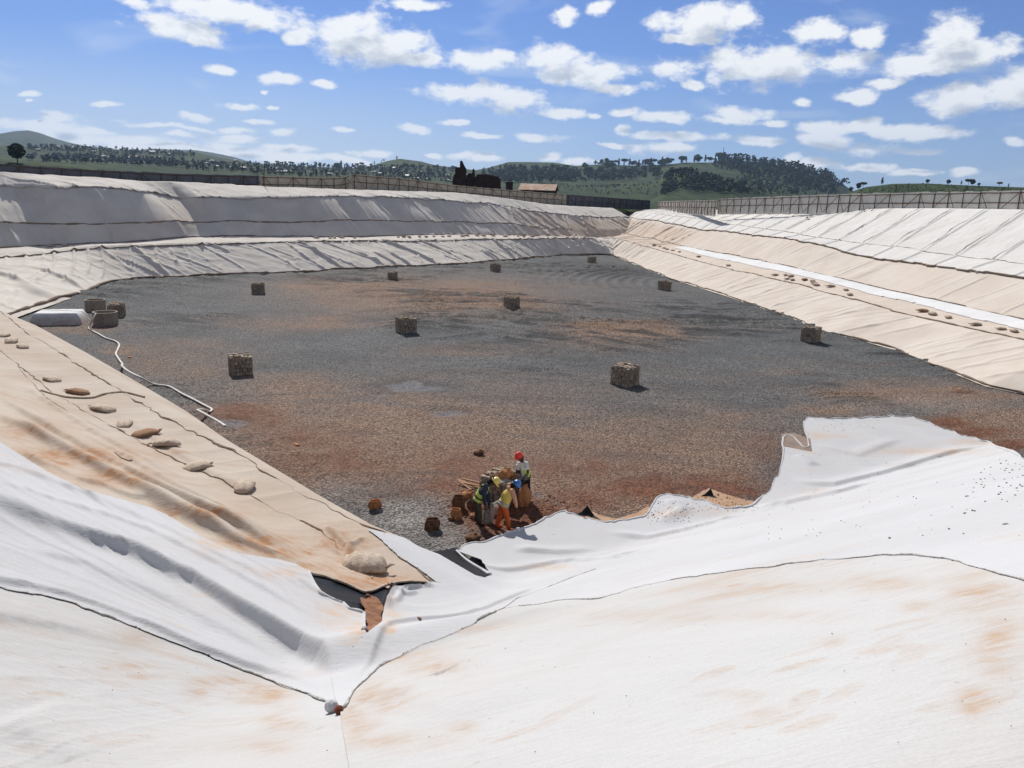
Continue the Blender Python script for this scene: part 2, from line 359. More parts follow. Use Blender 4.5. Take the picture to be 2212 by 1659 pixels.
# folds: (image trace, height, width on the camera side, width on the far side)
FOLDS_PX = [
  ([(-200,1050),(0,1106),(148,1160),(295,1214),(436,1290),(530,1352),(610,1402),(668,1436),(712,1462),(748,1486)], (.10,.32), (.42,.11), 1.9),
  ([(0,955),(103,1015),(177,1052),(325,1092),(428,1150)], (.07,.07), .10, .45),
  ([(-100,985),(60,1030),(200,1092),(330,1160),(480,1250),(610,1318),(700,1372)], (.05,.09), .10, .45),
  ([(-60,1060),(150,1120),(330,1190),(480,1268),(620,1352),(730,1412)], (.03,.09), .08, .30),
  ([(330,1130),(480,1205),(620,1285),(720,1345)], (.04,.08), .07, .30),
  ([(420,1165),(560,1238),(680,1310),(760,1352)], (.04,.07), .06, .22),
  ([(0,1180),(200,1232),(380,1310),(540,1402),(660,1462)], (.03,.07), .10, .4),
  ([(380,1120),(440,1150),(520,1188),(600,1205),(660,1232)], (.08,.10), .10, .3),
  ([(-60,825),(100,930),(200,992),(288,1044),(420,1106),(540,1160),(650,1212)], (.16,.36), .15, .55),
  ([(-60,880),(0,905),(113,972),(250,1044),(380,1114),(497,1176),(570,1212)], (.24,.32), .18, .40),
  ([(20,815),(100,868),(200,935),(290,985),(400,1045)], (.13,.12), .13, .3),
  ([(150,925),(260,985),(380,1052),(500,1112),(590,1160)], (.10,.13), .11, .24),
  ([(230,880),(330,945),(440,1012),(560,1078)], (.06,.07), .10, .24),
  ([(699,1137),(716,1152),(734,1168),(752,1188),(748,1206)], (.13,.10), .06, .10),
  ([(752,1186),(768,1174),(790,1160)], (.09,.05), .05, .06),
  ([(690,1165),(712,1185),(735,1205)], (.07,.07), .05, .06),
  ([(852,1266),(846,1284),(838,1305),(832,1332)], (.13,.10), .05, .07),
  ([(862,1270),(885,1278),(912,1270),(945,1272)], (.12,.07), .05, .07),
  ([(858,1290),(880,1292),(905,1283)], (.08,.05), .04, .06),
  ([(850,1318),(862,1300),(868,1285)], (.08,.08), .04, .05),
  ([(-200,1240),(0,1270),(148,1298),(295,1355),(428,1408),(544,1452),(652,1490),(728,1528)], (.05,.07), .05, .35),
  ([(-100,1330),(60,1345),(200,1370),(330,1420)], (.07,.03), .15, .5),
  ([(0,1560),(120,1600),(220,1659),(260,1720)], (.04,.06), .18, .5),
  ([(740,1530),(774,1484),(833,1434),(905,1398),(984,1370),(1086,1316),(1197,1263)], (.09,.05), .05, .35),
  ([(985,1218),(1100,1236),(1200,1222),(1330,1218),(1420,1190)], (.10,.10), .10, .35),
  ([(1100,1190),(1200,1196),(1300,1190)], (.12,.03), .10, .3),
  ([(1300,1150),(1400,1168),(1500,1150),(1620,1120)], (.12,.10), .12, .3),
  ([(1440,1080),(1470,1105),(1420,1135)], (.18,.10), .14, .3),
  ([(1620,1108),(1700,1100),(1800,1078),(1900,1045)], (.22,.15), .16, .5),
  ([(1700,1042),(1800,1052),(1900,1030),(2046,985),(2140,962)], (.14,.18), .12, .5),
  ([(1720,985),(1760,1010)], (.1,.1), .15, .3),
  ([(1750,960),(1850,985),(1950,945)], (.05,.08), .2, .4),
  ([(800,1560),(900,1510),(1000,1560),(1100,1590)], (.05,.04), .18, .4),
]
_fold_cache = []
def prep_folds():
    for pts, hh, wn, wf in FOLDS_PX:
        if hh[0] == 0 and hh[1] == 0: continue
        p = hit(densify(pts, 40), H_base)[:, :2]
        _fold_cache.append((p, hh, wn, wf, .05 if isinstance(wn, tuple) else .24))
prep_folds()
def fold_h(x, y):
    shp = x.shape; x = x.ravel(); y = y.ravel(); out = np.zeros_like(x)
    for p, hh, wn, wf, tp in _fold_cache:
        w0, w1 = wn if isinstance(wn, tuple) else (wn, wn)
        w = max(w0, w1, wf)*2.6; m = (x > p[:, 0].min() - w) & (x < p[:, 0].max() + w) & (y > p[:, 1].min() - w) & (y < p[:, 1].max() + w)
        k = np.nonzero(m)[0]
        if len(k) == 0: continue
        xs = x[k]; ys = y[k]; best = np.full(len(k), 1e9); sd = np.zeros(len(k)); tt = np.zeros(len(k)); n = len(p) - 1
        for i in range(n):
            a = p[i]; d = p[i + 1] - a; L2 = d@d + 1e-12; t = np.clip(((xs - a[0])*d[0] + (ys - a[1])*d[1])/L2, 0, 1)
            ex = xs - a[0] - t*d[0]; ey = ys - a[1] - t*d[1]; q = ex*ex + ey*ey; u = q < best
            best = np.where(u, q, best); sd = np.where(u, d[0]*ey - d[1]*ex, sd); tt = np.where(u, (i + t)/n, tt)
        wob = 1.
        ww = np.where(sd < 0, w0 + (w1 - w0)*sstep(0, .55, tt), wf)*wob
        hgt = (hh[0] + (hh[1] - hh[0])*tt)*sstep(0, tp, tt)*sstep(0, tp, 1 - tt)
        dd = np.sqrt(best)
        far = np.exp(-best/(ww*ww)); near = 1/(1 + (dd/ww)**4)
        out[k] += hgt*np.where(sd < 0, near, far)
    return out.reshape(shp)
def H(x, y):
    z = H_base(x, y) + fold_h(x, y)
    o1 = LN[0]*(x - LO[0]) + LN[1]*(y - LO[1]); zn = .32*x - .49*y + 8.68
    left = sstep(-.2, .4, o1*0 + (H_base(x, y) - zn))        # 1 on the left slope, 0 on the near slope
    al = LT[0]*(x - LO[0]) + LT[1]*(y - LO[1]); ac = LN[0]*(x - LO[0]) + LN[1]*(y - LO[1])
    # small creases running along the left bench; soft dimples underfoot on the near slope
    bench = sstep(4.2, 4.8, ac)*sstep(8.6, 7.4, ac)
    z = z + left*(.05*ridged(al*.18, ac*1.5, 5)*sstep(6.5, 8.5, ac) + .045*bench*ridged(al*1.1, ac*.25, 9) + .035*sstep(0, 1, ac)*sstep(5, 4, ac)*ridged(al*.35 + ac*.2, ac*.9, 12))
    # taut wrinkles running together towards the low corner of the white sheet
    ca = np.arctan2(y - 6.3, x + 1.6); cr_ = np.hypot(x + 1.6, y - 6.3); upw = sstep(7.6, 9.6, ac)
    z = z + left*upw*np.minimum(cr_, 7.)*(.013*ridged(ca*9, cr_*.12, 61) + .009*ridged(ca*22 + .4*vnoise(cr_*.5, ca*2, 64), cr_*.2, 62) + .003*ridged(ca*48, cr_*.3, 63))*sstep(.3, 1.6, cr_)*(1 - .75*sstep(6.25, 5.85, y + .12*(x + 2)))
    flat = sstep(1.2, .0, zn)
    z = z + (1 - left)*(.16*fbm(x*.45, y*.45, 20, 2) + .05*fbm(x*1.1, y*1.1, 21, 3) + flat*(.12*ridged(x*.5 + y*.15, y*.9 - x*.3, 23) + .12*ridged(x*1.0 - y*.7, y*1.9 + x*.9, 24)*sstep(.35, .65, vnoise(x*.5, y*.5, 26)) + .05*ridged(x*3 - y*1., y*2.2 + x, 28))*sstep(-8, -4, zn - 1) + .012*fbm(x*3, y*3, 27, 3))
    return z
TH0, TH1, DTH = rad(-62), rad(66), rad(.12); LR0, LR1, DLR = math.log(1.15), math.log(88.), .0042
NTH = int((TH1 - TH0)/DTH) + 1; NR = int((LR1 - LR0)/DLR) + 1
_th = TH0 + DTH*np.arange(NTH); _lr = LR0 + DLR*np.arange(NR)
GI, GJ = np.meshgrid(np.arange(NTH, dtype=float), np.arange(NR, dtype=float))
def to_idx(x, y): return (np.arctan2(x, y) - TH0)/DTH, (np.log(np.hypot(x, y)) - LR0)/DLR
def region(poly_px, hf=H):
    """grid index coordinates snapped to the outline, the mask of kept faces and the outline in plan"""
    P = hit(densify(poly_px, 10, True), hf); i, j = to_idx(P[:, 0], P[:, 1])
    ti = np.append(i, i[0]); tj = np.append(j, j[0]); si = []; sj = []
    T = np.zeros((NR + 1, NTH), np.int32)
    for a in range(len(ti) - 1):
        i0, j0, i1, j1 = ti[a], tj[a], ti[a + 1], tj[a + 1]
        n = max(1, int(max(abs(i1 - i0), abs(j1 - j0))*4)); u = np.arange(n)/n; si.append(i0 + (i1 - i0)*u); sj.append(j0 + (j1 - j0)*u)
        if i0 == i1: continue
        lo, hi = (i0, i1) if i0 < i1 else (i1, i0); cs = np.arange(max(0, math.ceil(lo)), min(NTH, math.ceil(hi)))
        if len(cs) == 0: continue
        jc = j0 + (j1 - j0)*(cs - i0)/(i1 - i0); rr = np.clip(np.ceil(jc), 0, NR).astype(int); np.add.at(T, (rr, cs), 1)
    inside = (np.cumsum(T, axis=0) % 2 == 1)[:NR]
    si = np.concatenate(si); sj = np.concatenate(sj); ri = np.rint(si).astype(int); rj = np.rint(sj).astype(int)
    ok = (ri >= 0) & (ri < NTH) & (rj >= 0) & (rj < NR); si, sj, ri, rj = si[ok], sj[ok], ri[ok], rj[ok]
    d = (si - ri)**2 + (sj - rj)**2; o = np.argsort(-d); si, sj, ri, rj = si[o], sj[o], ri[o], rj[o]
    gi = GI.copy(); gj = GJ.copy(); sn = np.zeros((NR, NTH), bool); gi[rj, ri] = si; gj[rj, ri] = sj; sn[rj, ri] = True
    okv = inside | sn
    f = okv[:-1, :-1] & okv[:-1, 1:] & okv[1:, :-1] & okv[1:, 1:]
    allsn = sn[:-1, :-1] & sn[:-1, 1:] & sn[1:, :-1] & sn[1:, 1:]
    f &= ~allsn | (inside[:-1, :-1] & inside[1:, 1:])
    return gi, gj, f, P
print('near grid', NTH, NR)
def rough(l, amp=2.2, seed=1, f=.05, step=5):
    P = densify(l, step); s_ = np.cumsum(np.r_[0, np.linalg.norm(np.diff(P, axis=0), axis=1)]); e = np.ones(len(P)); e[0] = e[-1] = 0
    Q = P.copy(); w = 5; K = np.ones(2*w + 1)/(2*w + 1)
    for k in (0, 1): Q[:, k] = np.convolve(np.pad(P[:, k], w, mode='edge'), K, mode='valid')
    Q[:, 0] += e*amp*2*(fbm(s_*f, s_*0, seed, 3) - .5); Q[:, 1] += e*amp*2.4*(fbm(s_*f, s_*0 + 5, seed + 3, 3) - .5); Q[0], Q[-1] = P[0], P[-1]
    return [tuple(q) for q in Q]
def sheet(name, poly_px, mat, lift, label, cat='sheet', dirt=None, extra=None):
    gi, gj, f, P = region(poly_px)
    th = TH0 + DTH*gi; r = np.exp(LR0 + DLR*gj); X = r*np.sin(th); Y = r*np.cos(th)
    need = np.zeros(X.shape, bool); need[:-1, :-1] |= f; need[1:, 1:] |= f; need[1:, :-1] |= f; need[:-1, 1:] |= f
    Z = np.zeros_like(X); Z[need] = H(X[need], Y[need]) + lift
    if extra is not None: Z[need] += extra(X[need], Y[need])
    A = np.zeros_like(X)
    if dirt is not None: A[need] = dirt(X[need], Y[need], Z[need])
    o = grid_obj(name, X, Y, Z, mat, keep=f, attrs={'dirt': A})
    tag(o, label, cat); return o
def gblobs(bl, prints=0, seed=0, area=(900, 2200, 1300, 1640)):
    """stain mask from blobs given where they lie in the photograph (projected on the surface once, when built)"""
    def fn(X, Y, Z):
        u, v, zz = proj(X, Y, Z); s = np.zeros_like(X)
        wu = (fbm(X*2.2, Y*2.2, 41) - .5)*60; wv = (fbm(X*2.2 + 9, Y*2.2, 42) - .5)*60
        for (cx, cy, rx, ry, a) in bl:
            q = ((u + wu - cx)/rx)**2 + ((v + wv*ry/rx - cy)/ry)**2; s = np.maximum(s, a*np.exp(-q))
        n = fbm(X*5, Y*5, 43, 4); s = s*(.25 + 1.5*n)*(.6 + .8*fbm(X*14, Y*5, 45, 3))
        if prints:
            rp = np.random.RandomState(seed); c = hit([(rp.uniform(area[0], area[1]), rp.uniform(area[2], area[3])) for _ in range(prints)], H_base)
            for q in c:
                a = rp.uniform(-.6, 1.2); L_, w_, am = rp.uniform(.10, .15), rp.uniform(.04, .055), rp.uniform(.10, .36); k = np.nonzero(np.abs(X - q[0]) + np.abs(Y - q[1]) < .35)[0]
                u_ = (X[k] - q[0])*math.cos(a) + (Y[k] - q[1])*math.sin(a); v_ = -(X[k] - q[0])*math.sin(a) + (Y[k] - q[1])*math.cos(a)
                e = (u_/L_)**2 + (v_/(w_*(1 + .25*u_/L_)))**2; tread = .78 + .22*np.sin(u_*150 + v_*60); s[k] = np.maximum(s[k], am*sstep(1.05, .7, e)*tread*(.3 + 1.4*fbm(X[k]*20, Y[k]*20, 47, 3)))
        return np.clip(s, 0, 1)
    return fn
def seam(parent, px, hf, lift, r, mat, wob=.25, name='seam', hits=None):
    P = hits if hits is not None else hit(densify(px, 7), hf)
    d = np.hypot(P[:, 0], P[:, 1]); m = MB()
    s = np.cumsum(np.r_[0, np.linalg.norm(np.diff(P[:, :2], axis=0), axis=1)])
    j1 = (vnoise(s*3.1, s*0, 51) - .5)*wob; j2 = (vnoise(s*3.3, s*0 + 4, 52) - .5)*wob
    rr = r*(.15 + 1.3*vnoise(s*2.3, s*0 + 2, 53)*vnoise(s*.8, s*0 + 6, 55)*1.6)*np.where(vnoise(s*.9, s*0, 54) > .30, 1, .25)
    pts = np.stack([P[:, 0] + j1*r*8, P[:, 1] + j2*r*8, P[:, 2] + lift], 1)
    pts[:, 2] = np.where(True, hf(pts[:, 0], pts[:, 1]) + lift, 0)
    m.tube(pts, rr, 6, flat=.8); return m.build(name, mat, parent, True)

VALLEY = [(793,1375),(774,1392),(742,1430),(715,1470),(722,1512),(735,1547)]
SEAM_L = [(-700,1110),(-200,1235),(0,1275),(148,1303),(183,1318),(295,1362),(354,1386),(428,1415),(544,1460),(593,1478),(652,1498),(692,1517),(728,1534)]
SEAM_N = [(738,1543),(748,1524),(774,1488),(800,1471),(833,1439),(872,1422),(905,1403),(951,1389),(984,1375),(1036,1350),(1086,1321)]
SPLIT = [(1119,1316),(1197,1305),(1312,1302),(1358,1275),(1408,1270),(1519,1250),(1656,1236),(1794,1217),(1954,1210),(2014,1214),(2092,1238),(2212,1275),(2900,1480)]
EDGE_N = [(985,1192),(1013,1176),(1056,1171),(1099,1156),(1125,1147),(1160,1131),(1197,1114),(1216,1107),(1262,1120),(1317,1137),(1360,1124),(1406,1114),(1404,1094),(1440,1064),(1496,1080),(1550,1092),(1600,1106),(1622,1098),(1638,1080),(1663,1068),(1679,1030),(1689,1003),(1693,977),(1688,940),(1716,938),(1722,958),(1750,974),(1742,950),(1736,926),(1727,903),(1817,907),(1900,902),(1977,900),(2014,919),(2060,936),(2110,949),(2161,970),(2212,996),(2600,1120)]
GAP = [(823,1353),(826,1335),(830,1317),(838,1290),(849,1271),(885,1268),(941,1262),(997,1272),(1061,1246),(1040,1212)]
SPLIT = rough(SPLIT[:-1], 3, 5, .02, 8) + [SPLIT[-1]]
EDGE_N = rough(EDGE_N[:-1], 4.5, 9, .045, 4) + [EDGE_N[-1]]
SEAM_N = rough(SEAM_N, 2.5, 12, .04, 6); SEAM_L = [SEAM_L[0]] + rough(SEAM_L[1:], 3, 15, .03, 8)
s1 = sheet('geotextile_sheet', [(-900,250),(-300,560),(-40,655),(76,702),(187,762),(308,832),(404,889),(487,948),(560,992),(700,1076),(800,1132),(872,1163),(905,1183),(950,1203),(1000,1250),(940,1260),(889,1257),(859,1259),(830,1266),(807,1277),(787,1280),(748,1262),(702,1246),(667,1239),(600,1260),(300,1190),(0,1090),(-900,700)],
  M['beige'], 0, 'long beige sheet over the left slope and its bench, lying under a row of sandbags', dirt=gblobs([(150,985,150,22,.9),(260,1030,90,20,.8),(60,930,90,25,.5),(420,1105,110,16,.8),(560,1170,90,18,.9),(620,1195,70,14,.8),(740,1180,60,50,.6),(790,1255,90,22,.9),(680,1225,60,15,.6)]))
s2 = sheet('geotextile_sheet', [(-900,420),(-300,800),(0,959),(103,1023),(177,1060),(325,1100),(363,1117),(428,1158),(517,1200),(599,1212),(640,1222),(667,1239),(676,1258),(692,1285),(722,1301),(741,1308),(754,1321),(786,1330),(787,1367)] + VALLEY + SEAM_L[::-1],
  M['white'], .035, 'bright white sheet with one big shaded fold on the left slope', dirt=gblobs([(470,1175,60,15,.6),(610,1235,60,12,.5),(735,1330,50,30,.5),(780,1365,25,25,.8)]))
s3 = sheet('geotextile_sheet', SEAM_L + [(735,1547),(742,1600),(752,1659),(790,1900),(900,3200),(-1500,3200),(-1600,1200)],
  M['near_white'], .022, 'stained off-white sheet below the torn seam, nearest corner on the left', dirt=gblobs([(330,1375,70,25,.5),(300,1440,60,10,.6),(330,1460,60,8,.5),(560,1500,60,25,.7),(480,1470,70,12,.7),(610,1560,50,35,.55),(420,1500,30,20,.5),(250,1440,50,15,.3),(40,1480,40,12,.3),(560,1610,70,20,.5)], 16, 8, (20, 700, 1450, 1640)))
s4 = sheet('geotextile_sheet', EDGE_N + [(2900,1250)] + SPLIT[::-1] + SEAM_N[::-1] + VALLEY[::-1] + GAP,
  M['white'], .045, 'bright white sheet running from the valley to the cut edge on the gravel', dirt=gblobs([(1530,1105,60,10,.3),(1780,940,60,8,.5),(2000,975,120,8,.55),(2100,955,60,8,.5),(1180,1225,60,8,.4),(1440,1110,30,8,.5),(1750,1060,40,6,.3),(830,1320,20,40,.5)]))
s5 = sheet('geotextile_sheet', SPLIT + [(3200,1900),(3200,3600),(900,3200),(790,1900),(752,1659),(742,1600),(735,1547)] + SEAM_N,
  M['near_white'], .043, 'trodden white sheet with tan footprints filling the bottom right', dirt=gblobs([(820,1500,60,35,.6),(930,1440,80,25,.45),(770,1560,40,35,.7),(1000,1570,40,14,.5),(860,1600,120,20,.4),(1640,1270,140,14,.45),(1450,1240,120,12,.35),(2120,1290,70,50,.65),(2160,1400,50,60,.6),(2110,1510,45,35,.85),(2100,1530,30,30,.7),(1900,1260,90,18,.5),(2000,1310,50,14,.5),(1660,1540,50,14,.4),(1420,1330,160,16,.3),(1780,1390,30,15,.35),(1590,1500,60,14,.35),(1700,1330,120,14,.3)], 45, 5))
s6 = sheet('geotextile_sheet', [(790,1143),(830,1153),(872,1163),(905,1183),(951,1201),(1026,1245),(1066,1256),(997,1276),(941,1259),(905,1232),(859,1203),(817,1163)],
  M['white'], .03, 'clean white offcut covering the foot of the left slope beside the open corner')
mb = sheet('geomembrane', [(655,1225),(700,1235),(900,1245),(930,1190),(985,1180),(1080,1262),(990,1290),(870,1300),(840,1380),(800,1400),(750,1340),(690,1310)],
  M['membrane'], -.03, 'glossy black membrane showing in the open corner between the sheets', 'membrane', dirt=None)
mb2 = sheet('soil_patch', [(778,1292),(790,1297),(800,1288),(813,1292),(822,1304),(829,1318),(822,1330),(828,1346),(818,1354),(815,1366),(803,1372),(798,1383),(790,1366),(795,1350),(783,1334),(789,1318),(780,1306)], M['red_wash'], .0, 'red soil washed into the open corner below the black membrane', 'soil', extra=lambda x, y: .05*fbm(x*6, y*6, 3))
# stitched and torn seams belong to their sheets
seam(s2, SEAM_L[1:], H, .035, .011, M['seam_grey'])
seam(s5, SEAM_N, H, .052, .019, M['seam_grey'])
seam(s5, SPLIT[:-1], H, .050, .009, M['seam_grey'])
seam(s4, [(1086,1321),(1118,1298),(1160,1282),(1197,1268),(1240,1250),(1285,1234)], H, .05, .013, M['seam_grey'])
seam(s3, [(440,1440),(470,1480),(478,1540),(510,1580),(560,1640),(570,1700)], H, .012, .006, M['seam_grey'])
LSEAM = [(0,672),(61,721),(123,758),(172,790),(261,845),(352,901),(455,953),(531,990),(599,1035),(690,1086),(774,1130),(826,1150),(858,1203),(905,1232),(940,1258)]
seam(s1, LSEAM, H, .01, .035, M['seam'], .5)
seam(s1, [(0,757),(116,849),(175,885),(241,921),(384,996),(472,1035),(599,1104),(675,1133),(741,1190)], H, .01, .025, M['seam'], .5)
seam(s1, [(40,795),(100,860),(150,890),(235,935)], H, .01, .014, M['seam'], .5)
print('near sheets done')

# ---------------------------------------------------------------- far slopes as ruled rows
def so_of(P, o, n, t): q = P[:, :2] - o; return q@t, q@n
def wall_rows(o, n, t, spec):
    rows = []
    for pts, run in spec:
        if run == 'toe':
            P = px3(pts); s, off = so_of(P, o, n, t); k = np.argsort(s); rows.append((s[k], off[k], np.zeros(len(k)) - .05))
        else:
            P = np.array([hplane(q[0], q[1], o, n, q[2] if len(q) > 2 else run) for q in pts]); s, off = so_of(P, o, n, t); k = np.argsort(s); rows.append((s[k], off[k], P[k, 2]))
    return rows
def wall_grid(o, n, t, rows, s0, s1, ds, nv):
    S = np.arange(s0, s1, ds); O = []; Zz = []; R = []
    cols = [(np.interp(S, r[0], r[1]), np.interp(S, r[0], r[2])) for r in rows]
    for k in range(len(cols) - 1):
        m = nv[k]; last = k == len(cols) - 2
        for i in range(m + (1 if last else 0)):
            f = i/m; O.append(cols[k][0]*(1 - f) + cols[k + 1][0]*f); Zz.append(cols[k][1]*(1 - f) + cols[k + 1][1]*f); R.append(k + f)
    O = np.array(O); Zz = np.array(Zz); R = np.array(R)
    for _ in range(3):
        O[1:-1] = .25*O[:-2] + .5*O[1:-1] + .25*O[2:]; Zz[1:-1] = .25*Zz[:-2] + .5*Zz[1:-1] + .25*Zz[2:]
    return S, O, Zz, R
def wall_xyz(o, n, t, S, O, Zz, D):
    """displace along the slope normal"""
    dO = np.gradient(O, axis=0); dZ = np.gradient(Zz, axis=0); L = np.hypot(dO, dZ) + 1e-9
    o2 = O - D*dZ/L; z2 = Zz + D*dO/L
    X = o[0] + t[0]*S[None] + n[0]*o2; Y = o[1] + t[1]*S[None] + n[1]*o2
    return X, Y, z2
def creases(S, V, sp, slant, seed, w):
    """sharp folds running down the slope, spacing sp, with a random slant and start"""
    s = S + slant*V; k = s/sp + (vnoise(s*.23, V*.1, seed) - .5)*1.3
    c = np.floor(k); f = k - c - .5; rnd = _hash(c, c*0, seed + 5); off = (_hash(c, c*0, seed + 6) - .5)*.5
    d = np.abs(f - off)*sp; return np.exp(-(d/w)**2)*rnd

BROWS = wall_rows(BO_, BN, BT, [(TOE_B, 'toe'),
  ([(-150,565),(0,550),(100,541),(207,530),(413,524),(517,522),(708,518),(880,518),(1018,515),(1156,515),(1259,514),(1311,517)], 5.9),
  ([(-150,548),(0,535),(155,528),(275,523),(413,512),(586,511),(762,512),(880,508),(1018,506),(1156,510),(1293,515)], 8.4),
  ([(-150,495,10.8),(0,478,10.8),(100,484,10.4),(150,485,9.6),(275,481,9.6),(370,481,9.8),(420,481,10.9),(480,481,10.4),(530,480,9.8),(620,480,10.2),(655,478,10.3),(780,478,10.4),(880,478,10.4),(1052,482,10.6),(1173,493,10.4),(1311,497,10)], 9.9),
  ([(-150,400,16.6),(0,399,16.3),(40,400,15.6),(110,402,13.0),(269,409,12.9),(305,413,13.4),(335,418,15.8),(385,426,15.8),(430,427,12.9),(568,426,12.9),(640,425,13.1),(680,425,13.3),(720,424,14.8),(760,424,13.4),(800,425,15.0),(850,427,13.4),(900,428,15.2),(960,433,13.8),(1052,439,15.6),(1138,455,15.4),(1207,463,14.2),(1311,470,14)], 13.2),
  ([(-150,372),(0,374),(207,385),(310,393),(431,396),(586,405),(762,411),(983,417),(1087,429),(1190,444),(1311,450)], 18.4),
  ([(-150,380),(0,383),(207,392),(586,411),(762,416),(983,421),(1087,432),(1190,446),(1311,452)], 24)])
for q in BROWS: print('B', np.round(q[2], 1))
RROWS = wall_rows(RO_, RN, RT, [(TOE_R, 'toe'),
  ([(1355,522),(1415,537),(1577,582),(1722,613),(1848,649),(1930,673),(2034,696),(2131,718),(2212,736)], 4),
  ([(1415,519),(1541,546),(1686,573),(1794,598),(1920,629),(2028,652),(2158,681),(2212,694)], 8),
  ([(1415,477),(1505,495),(1617,508),(1722,519),(1855,551),(1981,571),(2078,580),(2212,602)], 12),
  ([(1415,463),(1505,474),(1595,488),(1732,510),(1848,526),(1956,540),(2100,560),(2212,573)], 14),
  ([(1415,453),(1523,456),(1668,451),(1848,452),(2028,452),(2212,455)], 20),
  ([(1415,454),(1523,457),(1668,453),(1848,453),(2028,453),(2212,456)], 27)])
for q in RROWS: print('R', np.round(q[2], 1))
zero = lambda X, Y, Z: np.zeros_like(X)
def build_back():
    S, O, Zz, R = wall_grid(BO_, BN, BT, BROWS, -45, 108, .13, [60, 18, 22, 40, 26, 20])
    V = O; SS = np.repeat(S[None], O.shape[0], 0); RR = np.repeat(R[:, None], len(S), 1)
    low = sstep(-.05, .25, RR)*sstep(1.08, .9, RR); mid = sstep(1.95, 2.2, RR)*sstep(4.05, 3.9, RR)
    D = low*(.42*creases(SS, V, 3.1, .35, 3, .20)*sstep(.2, .5, vnoise(SS*.3, V*.25, 4)) + .26*creases(SS, V, 1.5, -.45, 8, .13)*sstep(.35, .6, vnoise(SS*.2, V*.3, 7)) + .22*creases(SS, V, 2.2, .9, 18, .13)*sstep(.4, .6, vnoise(SS*.15, V*.35, 17)) + .10*ridged(SS*.5 + V*.5, V*.6, 14) + .30*(fbm(SS*.22, V*.22, 2) - .5))
    D += mid*(.30*creases(SS, V, 5.3, .12, 20, .22)*sstep(3.8, 2.2, RR) + .16*creases(SS, V, 2.1, .3, 23, .14)*sstep(.35, .7, vnoise(SS*.08, V*0, 5)) + .16*creases(SS, V, 1.1, .2, 24, .11)*sstep(.3, .6, vnoise(SS*.3, V*.5, 25))*sstep(3.0, 3.5, RR) + .6*(fbm(SS*.085, V*.18, 77, 3) - .5) + .12*creases(SS, V, 10.6, 0, 29, .09))
    D += sstep(.95, 1.1, RR)*sstep(2.1, 1.9, RR)*.10*(fbm(SS*.8, V*.8, 6) - .4)
    # corner with the right slope: many close pleats
    cn = sstep(58, 74, SS)*sstep(.1, .4, RR)*sstep(4.1, 3.8, RR); D += cn*(.34*creases(SS, V, 3.0, .5, 33, .28) + .22*creases(SS, V, 2.2, -.7, 37, .22))
    D += sstep(3.95, 4.1, RR)*(.18*(fbm(SS*.7, V*.7, 61) - .5))
    X, Y, Z = wall_xyz(BO_, BN, BT, S, O, Zz, D)
    A = np.clip(sstep(62, 80, SS)*sstep(1, 2, RR)*sstep(4.1, 3.6, RR)*(.5 + .8*(fbm(SS*.3, V*.3, 4) - .3)) + .75*np.exp(-((SS - 9.5)/2.2)**2)*sstep(2.1, 2.6, RR)*sstep(4, 3.2, RR)*(fbm(SS*.5, V*.5, 8)) + .5*sstep(.12, 0, RR)*vnoise(SS*.6, V, 3), 0, 1)
    k = int(np.argmax(R >= 4.3))
    o = grid_obj('geotextile_sheet', X[:k], Y[:k], Z[:k], M['grey_cream'], attrs={'dirt': A[:k]}, flip=False)
    tag(o, 'weathered cream sheet over the far slope facing the camera, half in shade', 'sheet')
    # apron hanging over the crest with a ragged lower edge
    kk = np.nonzero((R >= 3.83) & (R <= 5.9))[0]; Xa, Ya, Za = X[kk], Y[kk], Z[kk]; Ra = RR[kk]
    keepv = Ra > 4.0 + .10*(fbm(SS[kk]*.35, SS[kk]*0, 71) - .5)*2 - .06
    lift = .16*np.ones_like(Za) + keepv*(.22*creases(SS[kk], O[kk], 3.4, .4, 66, .2)*sstep(5, 4, Ra) + .16*creases(SS[kk], O[kk], 1.9, -.5, 68, .13)*sstep(5, 4, Ra))
    keep = keepv[:-1, :-1] & keepv[:-1, 1:] & keepv[1:, :-1] & keepv[1:, 1:]
    a = grid_obj('apron_sheet', Xa - BN[0]*lift*.5, Ya - BN[1]*lift*.5, Za + lift*.85, M['cream'], keep=keep, attrs={'dirt': np.zeros_like(Za)})
    sm = a.modifiers.new('thickness', 'SOLIDIFY'); sm.thickness = .10; sm.offset = -1
    tag(a, 'pale lapped sheet draped over the crest of the far slope below the fence', 'sheet')
    def row_seam(rv, r, off, seed, mat, parent, s0=-30, s1=84):
        k = int(np.argmin(np.abs(R - rv))); js = np.nonzero((S > s0) & (S < s1))[0][::3]
        kk = np.clip(k + np.rint((vnoise(S[js]*.25, S[js]*0, seed) - .5)*3).astype(int), 0, len(R) - 1)
        P = np.stack([X[kk, js], Y[kk, js], Z[kk, js] + off], 1); m = MB()
        rr = r*(.3 + 1.2*vnoise(S[js]*1.7, S[js]*0, seed + 1)); m.tube(P, rr, 5); return m.build('seam', mat, parent, True)
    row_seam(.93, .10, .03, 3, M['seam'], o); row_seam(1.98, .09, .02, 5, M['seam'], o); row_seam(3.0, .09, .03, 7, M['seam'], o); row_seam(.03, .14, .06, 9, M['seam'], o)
    return S, O, X, Y, Z, R
BW = build_back()
